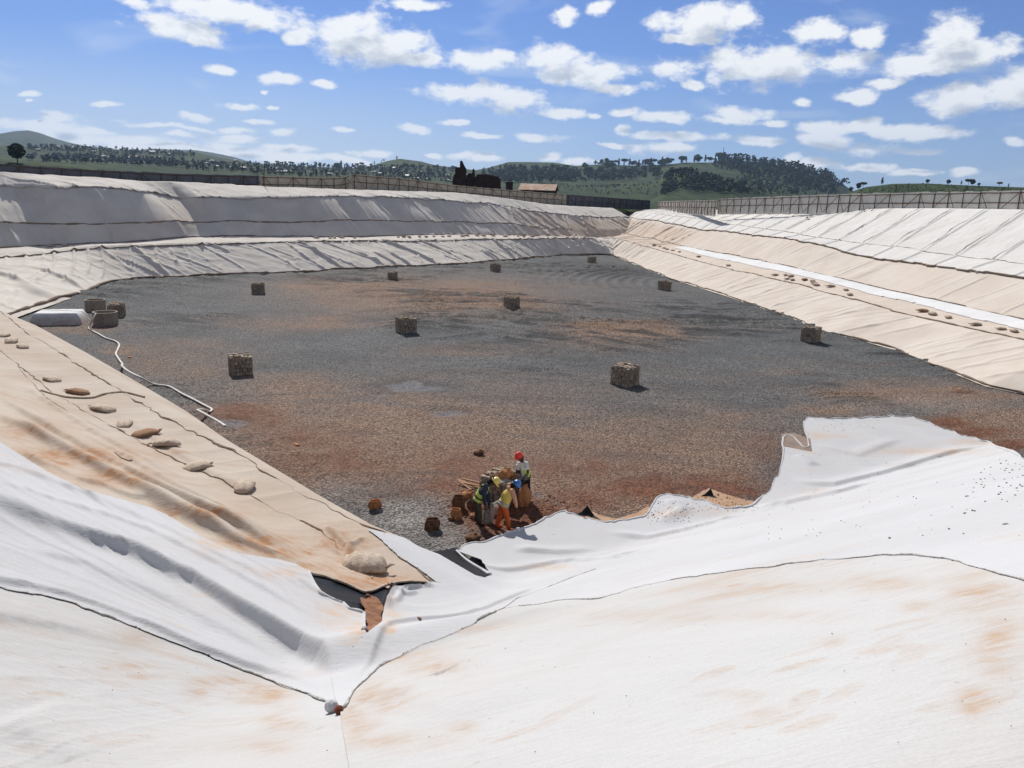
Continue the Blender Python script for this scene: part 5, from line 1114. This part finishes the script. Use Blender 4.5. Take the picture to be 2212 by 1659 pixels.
def curl(px, lab, hgt=.35):
    P = hit(px, H); c = P.mean(0); V = [P[0] + [0, 0, .02], P[1] + [0, 0, hgt], P[2] + [0, 0, .02], (P[0] + P[1])/2 + [0, 0, hgt*.35], (P[1] + P[2])/2 + [0, 0, hgt*.25], c + [0, 0, .04]]
    o = mesh_obj('membrane_corner', V, [(0, 3, 5), (3, 1, 4), (3, 4, 5), (5, 4, 2)], M['membrane']); sm = o.modifiers.new('t', 'SOLIDIFY'); sm.thickness = .012; tag(o, lab, 'liner corner')
curl([(1243,1114),(1268,1112),(1300,1126)], 'black upturned liner corner at the white edge right of the workers', .3); curl([(1512,1074),(1534,1070),(1548,1078)], 'small black upturned liner corner on the tan flap', .25)
m = MB(); P = hit([(986,1194),(1005,1212),(1025,1226),(1045,1238),(1058,1246)], H); P[:, 2] += .07; m.tube(smooth_path(P, 5), [.025 + .03*i/21 for i in range(21)], 8, flat=.6); m.build('folded_edge', M['white'], s4, True)
# turned-up rim along the cut edge
P = hit(densify(EDGE_N[:-1], 6), H); ss = np.arange(len(P)); m = MB(); P[:, 2] += .04; m.tube(P, .015 + .05*vnoise(ss*.13, ss*0., 5), 6); m.build('rolled_rim', M['white'], s4, True)
P = hit(densify([(667,1239),(702,1246),(748,1262),(787,1280),(807,1277),(830,1266),(859,1259),(889,1257),(940,1260)], 5), H); P[:, 2] += .01; m = MB(); m.tube(P, .022, 6); m.build('hem', M['sand_sack'], s1, True)
P = hit(densify([(667,1239),(676,1258),(692,1285),(722,1301),(741,1308),(754,1321),(786,1330),(787,1367)], 5), H); P[:, 2] += .03; ss = np.arange(len(P)); m = MB(); m.tube(P, .02 + .03*vnoise(ss*.3, ss*0., 3), 6); m.build('rolled_rim', M['white'], s2, True)
M['red_soil'] = simple('wet_red_clod', (.22, .05, .025), (.12, .03, .02), .8, 20, .5)
def rock(name, px, size, mat, lab, hf=H, cat='stone', group=None, up=0.):
    p = hit([px], hf)[0] if hf is not None else gz(px[0], px[1]); rs = np.random.RandomState(int(px[0]*7 + px[1])); v = IV*rs.uniform(.7, 1.15, (12, 1))*np.array(size)/2
    o = mesh_obj(name, v, IF, mat); o.location = p + np.array([0, 0, size[2]*.35 + up]); o.rotation_euler = (0, 0, rs.uniform(0, 3)); b = o.modifiers.new('s', 'SUBSURF'); b.levels = 1; b.render_levels = 1; tag(o, lab, cat, group); return o
M['rock'] = simple('brown_stone', (.26, .16, .10), (.18, .12, .08), .9, 12, .5); M['rock_grey'] = simple('grey_stone', (.22, .20, .19), (.14, .13, .12), .9, 14, .5)
rock('stone', (902, 1342), (.15, .10, .08), M['rock'], 'brown stone lying alone on the bright white sheet right of the valley'); rock('stone', (795, 1291), (.14, .11, .09), M['sack_brown'], 'dark clod sitting in the open corner on the black membrane')
rock('stone', (804, 1249), (.07, .06, .05), M['white'], 'small white pebble below the big sandbag'); rock('stone', (1826, 988), (.30, .10, .06), M['rock'], 'flat brown stone on the white sheet below the grey-brown flap')
rock('stone', (2092, 1079), (.16, .10, .07), M['rock_grey'], 'larger grey stone among crumbs on the upper right of the white sheet'); rock('stone', (2091, 1404), (.085, .06, .05), M['rock_grey'], 'grey stone near the right edge above the dark tan footprint')
rock('stone', (1352, 1606), (.03, .02, .015), M['rock_grey'], 'tiny grey stone near the bottom of the trodden sheet'); rock('stone', (2120, 1058), (.12, .08, .06), M['rock_grey'], 'grey pebble right of the larger grey stone'); rock('stone', (2081, 1052), (.11, .08, .06), M['rock_grey'], 'grey pebble above the larger grey stone')
rock('stone', (2177, 1144), (.14, .10, .07), M['rock_grey'], 'dark stone near the right edge of the upper white sheet')
rock('knotted_bag', (716, 1545), (.16, .14, .13), M['white'], 'white knotted lump of cloth at the meeting point of the seams', cat='cloth', up=.02); rock('red_clod', (732, 1549), (.09, .08, .09), M['red_soil'], 'small dark red clod beside the white knotted lump', cat='clod', up=.02)
def crumbs(n, region, size, mat, lab, seed, bias=None):
    rs = np.random.RandomState(seed); pts = []
    while len(pts) < n:
        x = rs.uniform(region[0], region[1]); y = rs.uniform(region[2], region[3])
        if bias is None or rs.rand() < bias(x, y): pts.append((x, y))
    P = hit(pts, H); V = []; Fc = []
    for i, p in enumerate(P): s_ = size*rs.uniform(.3, 1.4)*math.hypot(p[0], p[1])**.45; V.append(IV*rs.uniform(.6, 1.2, (12, 1))*s_*np.array([1, 1, .6]) + p + [0, 0, .05]); Fc.append(IF + 12*i)
    o = np_mesh('soil_crumbs', np.concatenate(V), np.concatenate(Fc), mat, smooth=False); tag(o, lab, 'crumbs', kind='stuff')
crumbs(100, (1850, 2212, 985, 1180), .0045, M['rock_grey'], 'soil crumbs sprinkled over the upper right of the white sheet', 3, lambda x, y: .08 + .9*math.exp(-((x - 2180)/70)**2 - ((y - 1030)/45)**2))
crumbs(120, (1500, 1640, 1070, 1108), .005, M['rock'], 'small clods on the tan liner flap', 5); crumbs(90, (1395, 1500, 1085, 1130), .005, M['red_soil'], 'red soil crumbs spilled on the white folds', 6)
crumbs(200, (1100, 1900, 930, 1180), .003, M['rock_grey'], 'grey specks of gravel on the flat white sheet', 7, lambda x, y: .5); crumbs(60, (100, 2200, 1280, 1650), .0017, M['rock_grey'], 'dark specks on the trodden white sheets', 8)
crumbs(60, (1740, 1900, 905, 935), .004, M['rock_grey'], 'gravel scattered along the top edge of the white sheet', 9)
def twig(px, lab, r_=.004):
    P = hit(px, H); P[:, 2] += .012; m = MB(); m.tube(P, r_, 5); o = m.build('twig', M['rock_grey'], None, True); tag(o, lab, 'twig')
twig([(338,1497),(350,1505),(357,1518)], 'bent grey twig on the stained sheet in the lower left'); twig([(560,1404),(570,1408),(578,1409)], 'short dark twig on the white slope above the valley'); twig([(1636,1312),(1640,1306),(1648,1308),(1644,1314)], 'curled dark thread in the middle of the trodden sheet')
twig([(1060,1580),(1075,1572),(1090,1566)], 'straight thin twig near the bottom of the trodden sheet'); twig([(565,1468),(575,1462),(570,1478)], 'dark splinter beside the seam on the lower left sheet'); twig([(722,1490),(734,1494),(748,1500)], 'tiny splinter in the bright valley above the knotted lump')
twig([(248,978),(262,990),(278,996),(286,994)], 'thin dark stick lying on the beige folds', .012)
print('small things done')

# ---------------------------------------------------------------- sacks and planks round the workers
def sack(px, w, h, mat, label, rz=0, open_top=False, lean=(0, 0), z=0., seed=0, cat='sack', folds=5, flat=.8):
    p = atz(px[0], px[1], z) if z > .3 else gz(px[0], px[1]); rs = np.random.RandomState(seed + int(px[0])); root = empty('sack', tuple(p), rz, label=label, cat=cat); n, k = 20, 9; V = []; Fc = []
    for j in range(k + 1):
        t = j/k; rr = w/2*(1.0 - .12*t + .18*math.sin(t*math.pi)) if open_top else w/2*(1 - .1*t + .25*math.sin(t*math.pi))*(1 if t < .75 else 1 - (t - .75)*2.6)
        for i in range(n):
            a = 2*math.pi*i/n; q = rr*(1 + .13*math.sin(folds*a + t*4 + seed) + rs.uniform(-.06, .06)); V.append((q*math.cos(a) + lean[0]*t, q*flat*math.sin(a) + lean[1]*t, h*t + (rs.uniform(-.05, .05)*h if j == k else 0)))
    for j in range(k):
        for i in range(n): Fc.append((j*n + i, j*n + (i + 1) % n, (j + 1)*n + (i + 1) % n, (j + 1)*n + i))
    Fc.append(tuple(range(n))[::-1])
    if open_top:
        b = len(V)
        for i in range(n): a = 2*math.pi*i/n; q = w/2*.72; V.append((q*math.cos(a) + lean[0], q*flat*math.sin(a) + lean[1], h*.70))
        for i in range(n): Fc.append((k*n + i, k*n + (i + 1) % n, b + (i + 1) % n, b + i))
        Fc.append(tuple(range(b, b + n)))
    else: Fc.append(tuple(range(k*n, (k + 1)*n)))
    mesh_obj('cloth', V, Fc, mat, root, False)
    if open_top:
        m = MB(); m.tube([(w/2*.93*math.cos(a) + lean[0], w/2*.93*flat*math.sin(a) + lean[1], h*(1 + .03*math.sin(a*3))) for a in np.linspace(0, 2*math.pi, 17)], .018, 5, cap=False); m.build('rolled_mouth', mat, root, True)
    else: m = MB(); m.tube([(lean[0], lean[1], h*.93), (lean[0] + .02, lean[1], h*1.02), (lean[0] + .08, lean[1] - .03, h*1.06)], [.04, .055, .03], 6, flat=.5); m.build('tied_end', mat, root, True)
    return root
GZ = .84
sack((1092, 1033), .34, .34, M['sack_orange'], 'orange earthy sack on top of the heap over the half-built gabion', 0, False, (.05, 0), GZ + .12, 1)
sack((1078, 1037), .44, .24, M['sack_brown'], 'brown crumpled sack on the left of the heap over the gabion', .3, False, (0, 0), GZ, 2); sack((1105, 1040), .34, .28, M['sack_brown'], 'dark crumpled sack on the right of the heap over the gabion', .8, False, (.02, 0), GZ, 3)
sack((1090, 1045), .40, .14, M['sack_grey'], 'flattened grey sack lying under the heap on the gabion', .2, False, (0, 0), GZ, 4)
sack((1053, 1131), .30, .60, M['sack_grey'], 'grey sack held open by the worker in the yellow helmet', 0, True, (.05, .05), 0, 5); sack((1131, 1092), .34, .70, M['sack_orange'], 'tall orange sack held up by the worker in the red helmet', 0, False, (.02, -.04), 0, 6)
sack((1068, 1110), .42, .36, M['sack_grey'], 'pale sack slumped between the two bending workers', .5, False, (.05, 0), 0, 7); sack((1078, 1100), .36, .30, M['sack_grey'], 'whitish sack leaning on the foot of the gabion', 1., False, (-.03, 0), 0, 8)
sack((991, 1100), .36, .42, M['sack_brown'], 'upright brown open sack left of the workers', 0, True, (0, .02), 0, 9); sack((987, 1122), .30, .32, M['sack_orange'], 'small orange open sack just below the upright brown one', 0, True, (-.04, 0), 0, 10)
sack((934, 1145), .40, .34, M['sack_brown'], 'squat brown open sack alone left of the workers', .2, True, (0, 0), 0, 11, flat=.7); sack((1006, 1075), .34, .22, M['sack_orange'], 'crumpled orange-brown sack behind the worker in the yellow helmet', .9, False, (.1, 0), 0, 12)
sack((1018, 1098), .26, .34, M['sack_brown'], 'limp dark sack at the heels of the worker in the yellow helmet', .3, False, (.03, 0), 0, 13); sack((1020, 1168), .38, .20, M['sack_brown'], 'knotted brown bundle beside the cut white edge', .4, False, (.05, 0), 0, 14)
sack((810, 1098), .38, .24, M['sack_orange'], 'crumpled orange-brown bag alone on the pale gravel', .5, True, (0, 0), 0, 15, flat=.6); sack((1033, 983), .32, .20, M['sack_brown'], 'dark striped rag bundle on the gravel above the planks', .2, False, (.06, 0), 0, 16)
sack((1024, 1120), .22, .16, M['sack_orange'], 'small brown bag in the trampled red soil', .2, False, (0, 0), 0, 18); sack((976, 1124), .2, .12, M['sack_brown'], 'little bag lying left of the small orange sack', .2, False, (0, 0), 0, 19)
for (x, y, lab, sd) in ((281, 773, 'orange scrap of cloth by the hose on the dark gravel', 1), (641, 962, 'small tan scrap on the reddish gravel', 2), (1112, 613, 'little brown heap on the far gravel', 3), (2072, 842, 'orange soil heap near the foot of the right slope', 4)): rock('scrap', (x, y), (.5, .3, .10), M['sack_orange'], lab, None, 'scrap')
for i, (a, b, w) in enumerate((((988, 1036), (1042, 1056), .10), ((1000, 1034), (1048, 1046), .07), ((996, 1042), (1040, 1050), .08), ((990, 1039), (1018, 1058), .06))):
    A = atz(a[0], a[1], .10 + .04*i); B = atz(b[0], b[1], .04 + .05*i); m = MB(); m.bar(A, B, w, .035); tag(m.build('plank', M['plank']), ('longest plank of the pile left of the gabion', 'upper thin plank of the pile left of the gabion', 'middle plank of the pile left of the gabion', 'short steep plank at the left end of the pile')[i], 'plank', 'planks piled left of the gabion')
m = MB(); A = atz(1096, 1046, .97); B = atz(1118, 1040, .97); m.bar(A, B, .09, .03); tag(m.build('plank', M['plank']), 'single plank lying on the front edge of the half-built gabion', 'plank')

# ---------------------------------------------------------------- people
M['skin'] = simple('skin', (.085, .045, .028), (.065, .034, .022), .6, 10, 0)
def cloth(name, c, c2=None): M[name] = simple(name, c, c2 or tuple(v*.75 for v in c), .9, 7, .3); return M[name]
cloth('navy_cloth', (.030, .045, .085)); cloth('olive_cloth', (.075, .068, .045)); cloth('lime_vest', (.62, .72, .14), (.50, .58, .12)); cloth('yellow_vest', (.72, .56, .12), (.60, .40, .10)); cloth('dark_band', (.06, .05, .045)); cloth('grey_band', (.45, .43, .36))
cloth('orange_trousers', (.62, .13, .035), (.48, .10, .03)); cloth('peach_hoodie', (.62, .34, .22), (.5, .25, .16)); cloth('white_shirt', (.72, .72, .70)); cloth('dark_trousers', (.022, .018, .035)); cloth('purple_stripe', (.30, .10, .36)); cloth('hair', (.012, .010, .009)); cloth('boot', (.05, .04, .035)); cloth('shoe', (.5, .48, .45))
def hm_(name, c): m = simple(name, c, tuple(v*.9 for v in c), .3, 3, 0, .5); M[name] = m; return m
hm_('yellow_helmet', (.80, .62, .16)); hm_('red_helmet', (.75, .05, .02)); hm_('blue_helmet', (.04, .16, .42))
def skin_mesh(name, J, bones, mat, parent, root_j, lv=2):
    names = list(J); me = bpy.data.meshes.new(name); me.from_pydata([tuple(J[n][0]) for n in names], [(names.index(a), names.index(b)) for a, b in bones], []); me.materials.append(mat)
    o = link(bpy.data.objects.new(name, me), parent); sk = o.modifiers.new('skin', 'SKIN'); sk.use_smooth_shade = True
    if not me.skin_vertices: return o
    for i, n in enumerate(names):
        sv = me.skin_vertices[0].data[i]; rr = J[n][1]; sv.radius = rr if isinstance(rr, tuple) else (rr, rr); sv.use_root = n == root_j; sv.use_loose = False
    sb = o.modifiers.new('sub', 'SUBSURF'); sb.levels = lv; sb.render_levels = lv; return o
def loft(m, secs, n=14):
    """secs: (centre, side half-vector, depth half-vector)"""
    b = []
    for c, sx, sy in secs: b.append([np.array(c) + np.array(sx)*math.cos(2*math.pi*i/n) + np.array(sy)*math.sin(2*math.pi*i/n) for i in range(n)])
    v = [p for q in b for p in q]; f = []
    for j in range(len(b) - 1):
        for i in range(n): f.append((j*n + i, j*n + (i + 1) % n, (j + 1)*n + (i + 1) % n, (j + 1)*n + i))
    f += [tuple(range(n))[::-1], tuple(range((len(b) - 1)*n, len(b)*n))]; m.add(v, f)
def person(label, y_px, J2, face, mats, opts):
    """joints are given in the upright plane through the feet, with a depth offset in metres"""
    foot = gz(*y_px); y0 = foot[1]
    def Jp(x, y, dy=0.): d = ray(x, y); return CAM + d*((y0 + dy)/d[1])
    root = empty('person', tuple(foot), label=label, cat='person'); o = foot; P = {k: Jp(*v) - o for k, v in J2.items()}
    for k in ('footL', 'footR'): q = P[k] + o; P[k][2] = float(floor_h(np.array([q[0]]), np.array([q[1]]))[0]) + .06 - o[2]
    fc = np.array(face, float); fc /= np.linalg.norm(fc); sd = np.cross(P['neck'] - P['pelvis'], fc); sd /= np.linalg.norm(sd); up = P['neck'] - P['pelvis']; up /= np.linalg.norm(up); fw = np.cross(sd, up); fw /= np.linalg.norm(fw); fw = fw if fw@fc > 0 else -fw
    P['chest'] = P['pelvis']*.38 + P['neck']*.62 - fw*.03; P['belly'] = P['pelvis']*.75 + P['neck']*.25 - fw*.01; hu = P['head'] - P['neck']; hu /= np.linalg.norm(hu); hf = fc - hu*(fc@hu); hf /= np.linalg.norm(hf); hs = np.cross(hu, hf)
    J = {'pelvis': (P['pelvis'], .125), 'belly': (P['belly'], .115), 'chest': (P['chest'], .135), 'neck': (P['neck'], .058), 'skull': (P['head'], .098), 'crown': (P['head'] + hu*.07, .075), 'jaw': (P['head'] - hu*.055 + hf*.045, .055), 'nose': (P['head'] + hf*.125 - hu*.01, .012), 'earL': (P['head'] + hs*.105, .016), 'earR': (P['head'] - hs*.105, .016), 'lips': (P['head'] + hf*.108 - hu*.055, .014)}
    B = [('pelvis', 'belly'), ('belly', 'chest'), ('chest', 'neck'), ('neck', 'skull'), ('skull', 'crown'), ('skull', 'jaw'), ('skull', 'nose'), ('skull', 'earL'), ('skull', 'earR'), ('jaw', 'lips')]
    for s_, sg in (('L', 1), ('R', -1)):
        sh, el, wr = P['sh' + s_], P['el' + s_], P['hand' + s_]; d = wr - el; d /= np.linalg.norm(d); wrist = wr - d*.06; palm = wr + d*.03; J['sh' + s_] = (sh, .062); J['el' + s_] = (el, .043); J['wr' + s_] = (wrist, .027); J['palm' + s_] = (palm, .032); B += [('chest', 'sh' + s_), ('sh' + s_, 'el' + s_), ('el' + s_, 'wr' + s_), ('wr' + s_, 'palm' + s_)]
        ax = np.cross(d, fc); ax /= np.linalg.norm(ax) + 1e-9; cu = np.cross(ax, d)
        for k, (off, ln) in enumerate(((-.030, .068), (-.010, .080), (.010, .076), (.030, .060))):
            a = palm + ax*off + d*.035; b = a + d*ln*.5 + cu*.010; c = b + d*ln*.28 + cu*.030; J[f'f{k}a{s_}'] = (a, .010); J[f'f{k}b{s_}'] = (b, .009); J[f'f{k}c{s_}'] = (c, .008); B += [('palm' + s_, f'f{k}a{s_}'), (f'f{k}a{s_}', f'f{k}b{s_}'), (f'f{k}b{s_}', f'f{k}c{s_}')]
        t1 = wrist + d*.04 - ax*.040*sg; t2 = t1 + d*.035 + cu*.02; J['t1' + s_] = (t1, .011); J['t2' + s_] = (t2, .009); B += [('wr' + s_, 't1' + s_), ('t1' + s_, 't2' + s_)]
        hp2, kn, ft = P['hip' + s_], P['knee' + s_], P['foot' + s_]; an = ft + np.array([0, 0, .03]); J['hip' + s_] = (hp2, .088); J['knee' + s_] = (kn, .058); J['ank' + s_] = (an, .040); ff = np.array([fc[0], fc[1], 0]); ff /= np.linalg.norm(ff) + 1e-9; J['toe' + s_] = (ft + ff*.13 + np.array([0, 0, -.03]), .032)
        B += [('pelvis', 'hip' + s_), ('hip' + s_, 'knee' + s_), ('knee' + s_, 'ank' + s_), ('ank' + s_, 'toe' + s_)]
        m = MB(); m.tube([ft + np.array([0, 0, .10]), ft + np.array([0, 0, .03]), ft + ff*.05 + np.array([0, 0, -.005]), ft + ff*.17 + np.array([0, 0, -.02])], [.052, .055, .055, .042], 10, flat=.9); P['bootmesh' + s_] = m
    body = skin_mesh('body', J, B, M['skin'], root, 'pelvis')
    m = MB()
    for s_ in 'LR': q = P['bootmesh' + s_]; q.build('boot', M[mats['boot']], root, True)
    # eyes
    m = MB()
    for sg in (-1, 1): m.tube([P['head'] + hf*.096 + hs*.034*sg + hu*.012, P['head'] + hf*.104 + hs*.034*sg + hu*.012], .012, 6)
    m.build('eyes', M['hair'], root)
    # trousers: one mesh
    m = MB(); sxp = sd*.175; loft(m, [(P['pelvis'] + up*.13, sd*.155, fw*.115), (P['pelvis'] + up*.03, sd*.18, fw*.14), (P['pelvis'] - up*.08, sd*.175, fw*.14)])
    for s_ in 'LR':
        hp2, kn, ft = P['hip' + s_], P['knee' + s_], P['foot' + s_]; m.tube(smooth_path([P['pelvis']*.35 + hp2*.65 + up*.03, hp2, (hp2 + kn)/2, kn, (kn + ft)/2, ft + np.array([0, 0, .07])], 3), [.10, .112, .115, .112, .108, .10, .096, .09, .085, .082, .080, .080, .080, .078, .076, .078][:16], 12)
    tr = m.build('trousers', M[mats['trousers']], root, True); dm = tr.modifiers.new('d', 'REMESH'); dm.mode = 'VOXEL'; dm.voxel_size = .018; dm.use_smooth_shade = True; cs = tr.modifiers.new('c', 'SMOOTH'); cs.factor = .6; cs.iterations = 3
    if opts.get('side_stripe'):
        m = MB(); m.tube(smooth_path([P['hipR'] + sd*opts['side_stripe']*.115, P['kneeR'] + sd*opts['side_stripe']*.095, P['footR'] + sd*opts['side_stripe']*.085 + np.array([0, 0, .1])], 5), .016, 5); m.build('stripe', M['purple_stripe'], tr, True)
    # shirt with sleeves
    m = MB(); shc = (P['shL'] + P['shR'])/2; sw = (P['shL'] - P['shR']); swn = sw/np.linalg.norm(sw); secs = [(P['pelvis'] + up*.02, sd*.17, fw*.13), (P['belly'], sd*.165, fw*.125), (P['chest'], sd*.19, fw*.14), (shc - up*.03, swn*.18, fw*.12), (shc + up*.05, swn*.10, fw*.075), (P['neck'] + up*.03, swn*.065, fw*.06)]; loft(m, secs)
    for s_ in 'LR': m.tube(smooth_path([P['sh' + s_]*.75 + shc*.25, P['sh' + s_], P['el' + s_], P['hand' + s_]*.88 + P['el' + s_]*.12], 4), [.085, .088, .086, .082, .078, .074, .070, .066, .062, .058, .055, .052, .05][:13], 12)
    st = m.build('shirt', M[mats['shirt']], root, True); dm = st.modifiers.new('d', 'REMESH'); dm.mode = 'VOXEL'; dm.voxel_size = .018; dm.use_smooth_shade = True; cs = st.modifiers.new('c', 'SMOOTH'); cs.factor = .6; cs.iterations = 3
    if opts.get('striped'):
        m = MB()
        for s_ in 'LR':
            a, b = P['el' + s_], P['hand' + s_]*.9 + P['el' + s_]*.1; u0 = P['sh' + s_]*.35 + a*.65
            for k in range(5): q = u0 + (a - u0)*k/5; dd_ = (a - u0)/np.linalg.norm(a - u0); m.tube([q, q + dd_*.022], .082 - .002*k, 12)
            for k in range(7): q = a + (b - a)*k/7; dd_ = (b - a)/np.linalg.norm(b - a); m.tube([q, q + dd_*.022], .074 - .003*k, 12)
        m.build('sleeve_stripes', M['dark_band'], st, True)
    # vest: open shell over the shirt with reflective bands
    m = MB(); g = opts.get('vest_low', .10); vs = [(P['pelvis'] - up*g*.6, sd*.205, fw*.165), (P['pelvis'] + up*.06, sd*.195, fw*.155), (P['belly'] + up*.02, sd*.19, fw*.15), (P['chest'], sd*.21, fw*.162), (shc - up*.02, swn*.185, fw*.135), (shc + up*.045, swn*.12, fw*.085)]; loft(m, vs, 20)
    ve = m.build('vest', M[mats['vest']], root, True); dm = ve.modifiers.new('d', 'SUBSURF'); dm.levels = 1; dm.render_levels = 1
    for q in opts.get('bands', (.12, .42)):
        m = MB(); c0 = P['pelvis']*(1 - q) + P['chest']*q; loft(m, [(c0, sd*.212, fw*.172), (c0 + up*.05, sd*.212, fw*.170)], 20); m.build('band', M[mats['band']], ve, True)
    if opts.get('open_front'):
        m = MB(); loft(m, [(P['pelvis'] + up*.0 + fw*.09, sd*.07, fw*.085), (P['chest'] + fw*.09, sd*.075, fw*.085), (shc + fw*.06 + up*.02, sd*.05, fw*.06)]); m.build('shirt_front', M[mats['shirt']], st, True)
    if opts.get('hood'):
        m = MB(); m.tube([P['neck'] - fw*.09 - up*.03 + swn*.09, P['neck'] - fw*.12 + up*.01, P['neck'] - fw*.09 - up*.03 - swn*.09], [.04, .065, .04], 8); m.build('hood', M[mats['shirt']], st, True)
    # helmet: dome, brim and ridge
    hu2 = hu*.93 - hf*.2; hu2 /= np.linalg.norm(hu2); R3 = Matrix((tuple(hf - hu2*(hf@hu2)), tuple(hs), tuple(hu2))).transposed().to_4x4(); hl = link(bpy.data.objects.new('helmet', None), root); hl.empty_display_size = .1; hl.matrix_local = Matrix.Translation(tuple(P['head'] + hu*.035)) @ R3
    v, f = lathe([(.001, .155), (.05, .148), (.095, .120), (.125, .07), (.135, .02), (.138, 0), (.130, -.005), (.115, 0), (.10, .06)], 24); mesh_obj('dome', v, f, M[mats['helmet']], hl, True)
    v, f = lathe([(.125, .012), (.160, -.005), (.160, -.012), (.125, 0)], 24); v = [(x + (.045 if x > .05 else 0)*(x/.16), y, z) for x, y, z in v]; mesh_obj('brim', v, f, M[mats['helmet']], hl, True)
    if opts.get('hair'): m = MB(); m.tube([P['head'] - hf*.03 + hu*.02, P['head'] - hf*.06 - hu*.05, P['neck'] - hf*.03 + hu*.02], [.115, .10, .055], 12); m.build('hair', M['hair'], root, True)
    return root
person('worker in a yellow helmet and navy sleeves bending over a grey sack', (1031, 1133),
  {'pelvis': (1031,1083,0), 'neck': (1053,1047,-.02), 'head': (1068,1041,-.03), 'shL': (1049,1051,-.18), 'shR': (1051,1050,.16), 'elL': (1046,1073,-.24), 'handL': (1048,1094,-.20), 'elR': (1055,1074,.14), 'handR': (1057,1094,.06),
   'hipL': (1031,1087,-.10), 'hipR': (1031,1086,.10), 'kneeL': (1036,1110,-.13), 'kneeR': (1031,1108,.14), 'footL': (1036,1134,-.13), 'footR': (1028,1130,.15)}, (.80, -.1, -.62),
  dict(boot='boot', trousers='olive_cloth', shirt='navy_cloth', vest='lime_vest', band='dark_band', helmet='yellow_helmet'), dict(bands=(-.02, .38), vest_low=.12, hair=True))
person('worker in a blue helmet and bright orange trousers bending down beside the white edge', (1086, 1146),
  {'pelvis': (1087,1091,0), 'neck': (1105,1056,.10), 'head': (1114,1048,.12), 'shL': (1101,1056,.26), 'shR': (1107,1062,-.08), 'elL': (1109,1070,.34), 'handL': (1112,1090,.30), 'elR': (1113,1079,-.14), 'handR': (1116,1097,-.02),
   'hipL': (1084,1094,.10), 'hipR': (1090,1096,-.08), 'kneeL': (1079,1118,.14), 'kneeR': (1096,1121,-.10), 'footL': (1073,1138,.14), 'footR': (1099,1149,-.10)}, (.72, .35, -.55),
  dict(boot='orange_trousers', trousers='orange_trousers', shirt='peach_hoodie', vest='yellow_vest', band='grey_band', helmet='blue_helmet'), dict(bands=(-.03, .18), vest_low=.14, hood=True, hair=True))
person('worker in a red helmet and striped sleeves by the gabion holding an orange sack', (1138, 1083),
  {'pelvis': (1134,1031,0), 'neck': (1128,997,-.14), 'head': (1122,987,-.22), 'shL': (1119,1003,-.12), 'shR': (1137,1002,-.12), 'elL': (1119,1021,-.14), 'handL': (1126,1040,-.24), 'elR': (1138,1021,-.12), 'handR': (1133,1039,-.24),
   'hipL': (1130,1033,0), 'hipR': (1138,1033,0), 'kneeL': (1131,1057,.04), 'kneeR': (1141,1057,0), 'footL': (1130,1081,.12), 'footR': (1141,1083,.02)}, (-.35, -.75, -.55),
  dict(boot='shoe', trousers='dark_trousers', shirt='white_shirt', vest='lime_vest', band='dark_band', helmet='red_helmet'), dict(bands=(.05,), vest_low=.10, open_front=True, striped=True, side_stripe=-1, hair=True))
# trampled red soil lumps where they work
rs = np.random.RandomState(77); V = []; Fc = []
for i in range(900):
    x = 1105 + rs.normal()*58; y = 1112 + rs.normal()*26; p = gz(x, y); s_ = rs.uniform(.012, .06); V.append(IV*rs.uniform(.5, 1.2, (12, 1))*s_*np.array([1, 1, .7]) + p); Fc.append(IF + 12*i)
tag(np_mesh('red_soil_lumps', np.concatenate(V), np.concatenate(Fc), M['soil'], smooth=False), 'trampled lumps of red soil round the workers', 'soil', kind='stuff')

# ---------------------------------------------------------------- haze
m = bpy.data.materials.new('haze'); m.use_nodes = True; nt = m.node_tree; nt.nodes.clear(); out = nt.nodes.new('ShaderNodeOutputMaterial'); pv = nt.nodes.new('ShaderNodeVolumePrincipled')
pv.inputs['Color'].default_value = (.50, .70, 1, 1); pv.inputs['Density'].default_value = 8e-5; pv.inputs['Anisotropy'].default_value = .2; nt.links.new(pv.outputs[0], out.inputs['Volume'])
mb_ = MB(); mb_.box((0, 1500, 95), (15000, 15000, 1310)); hz_ = mb_.build('haze', m); tag(hz_, kind='stuff')
print('all done')
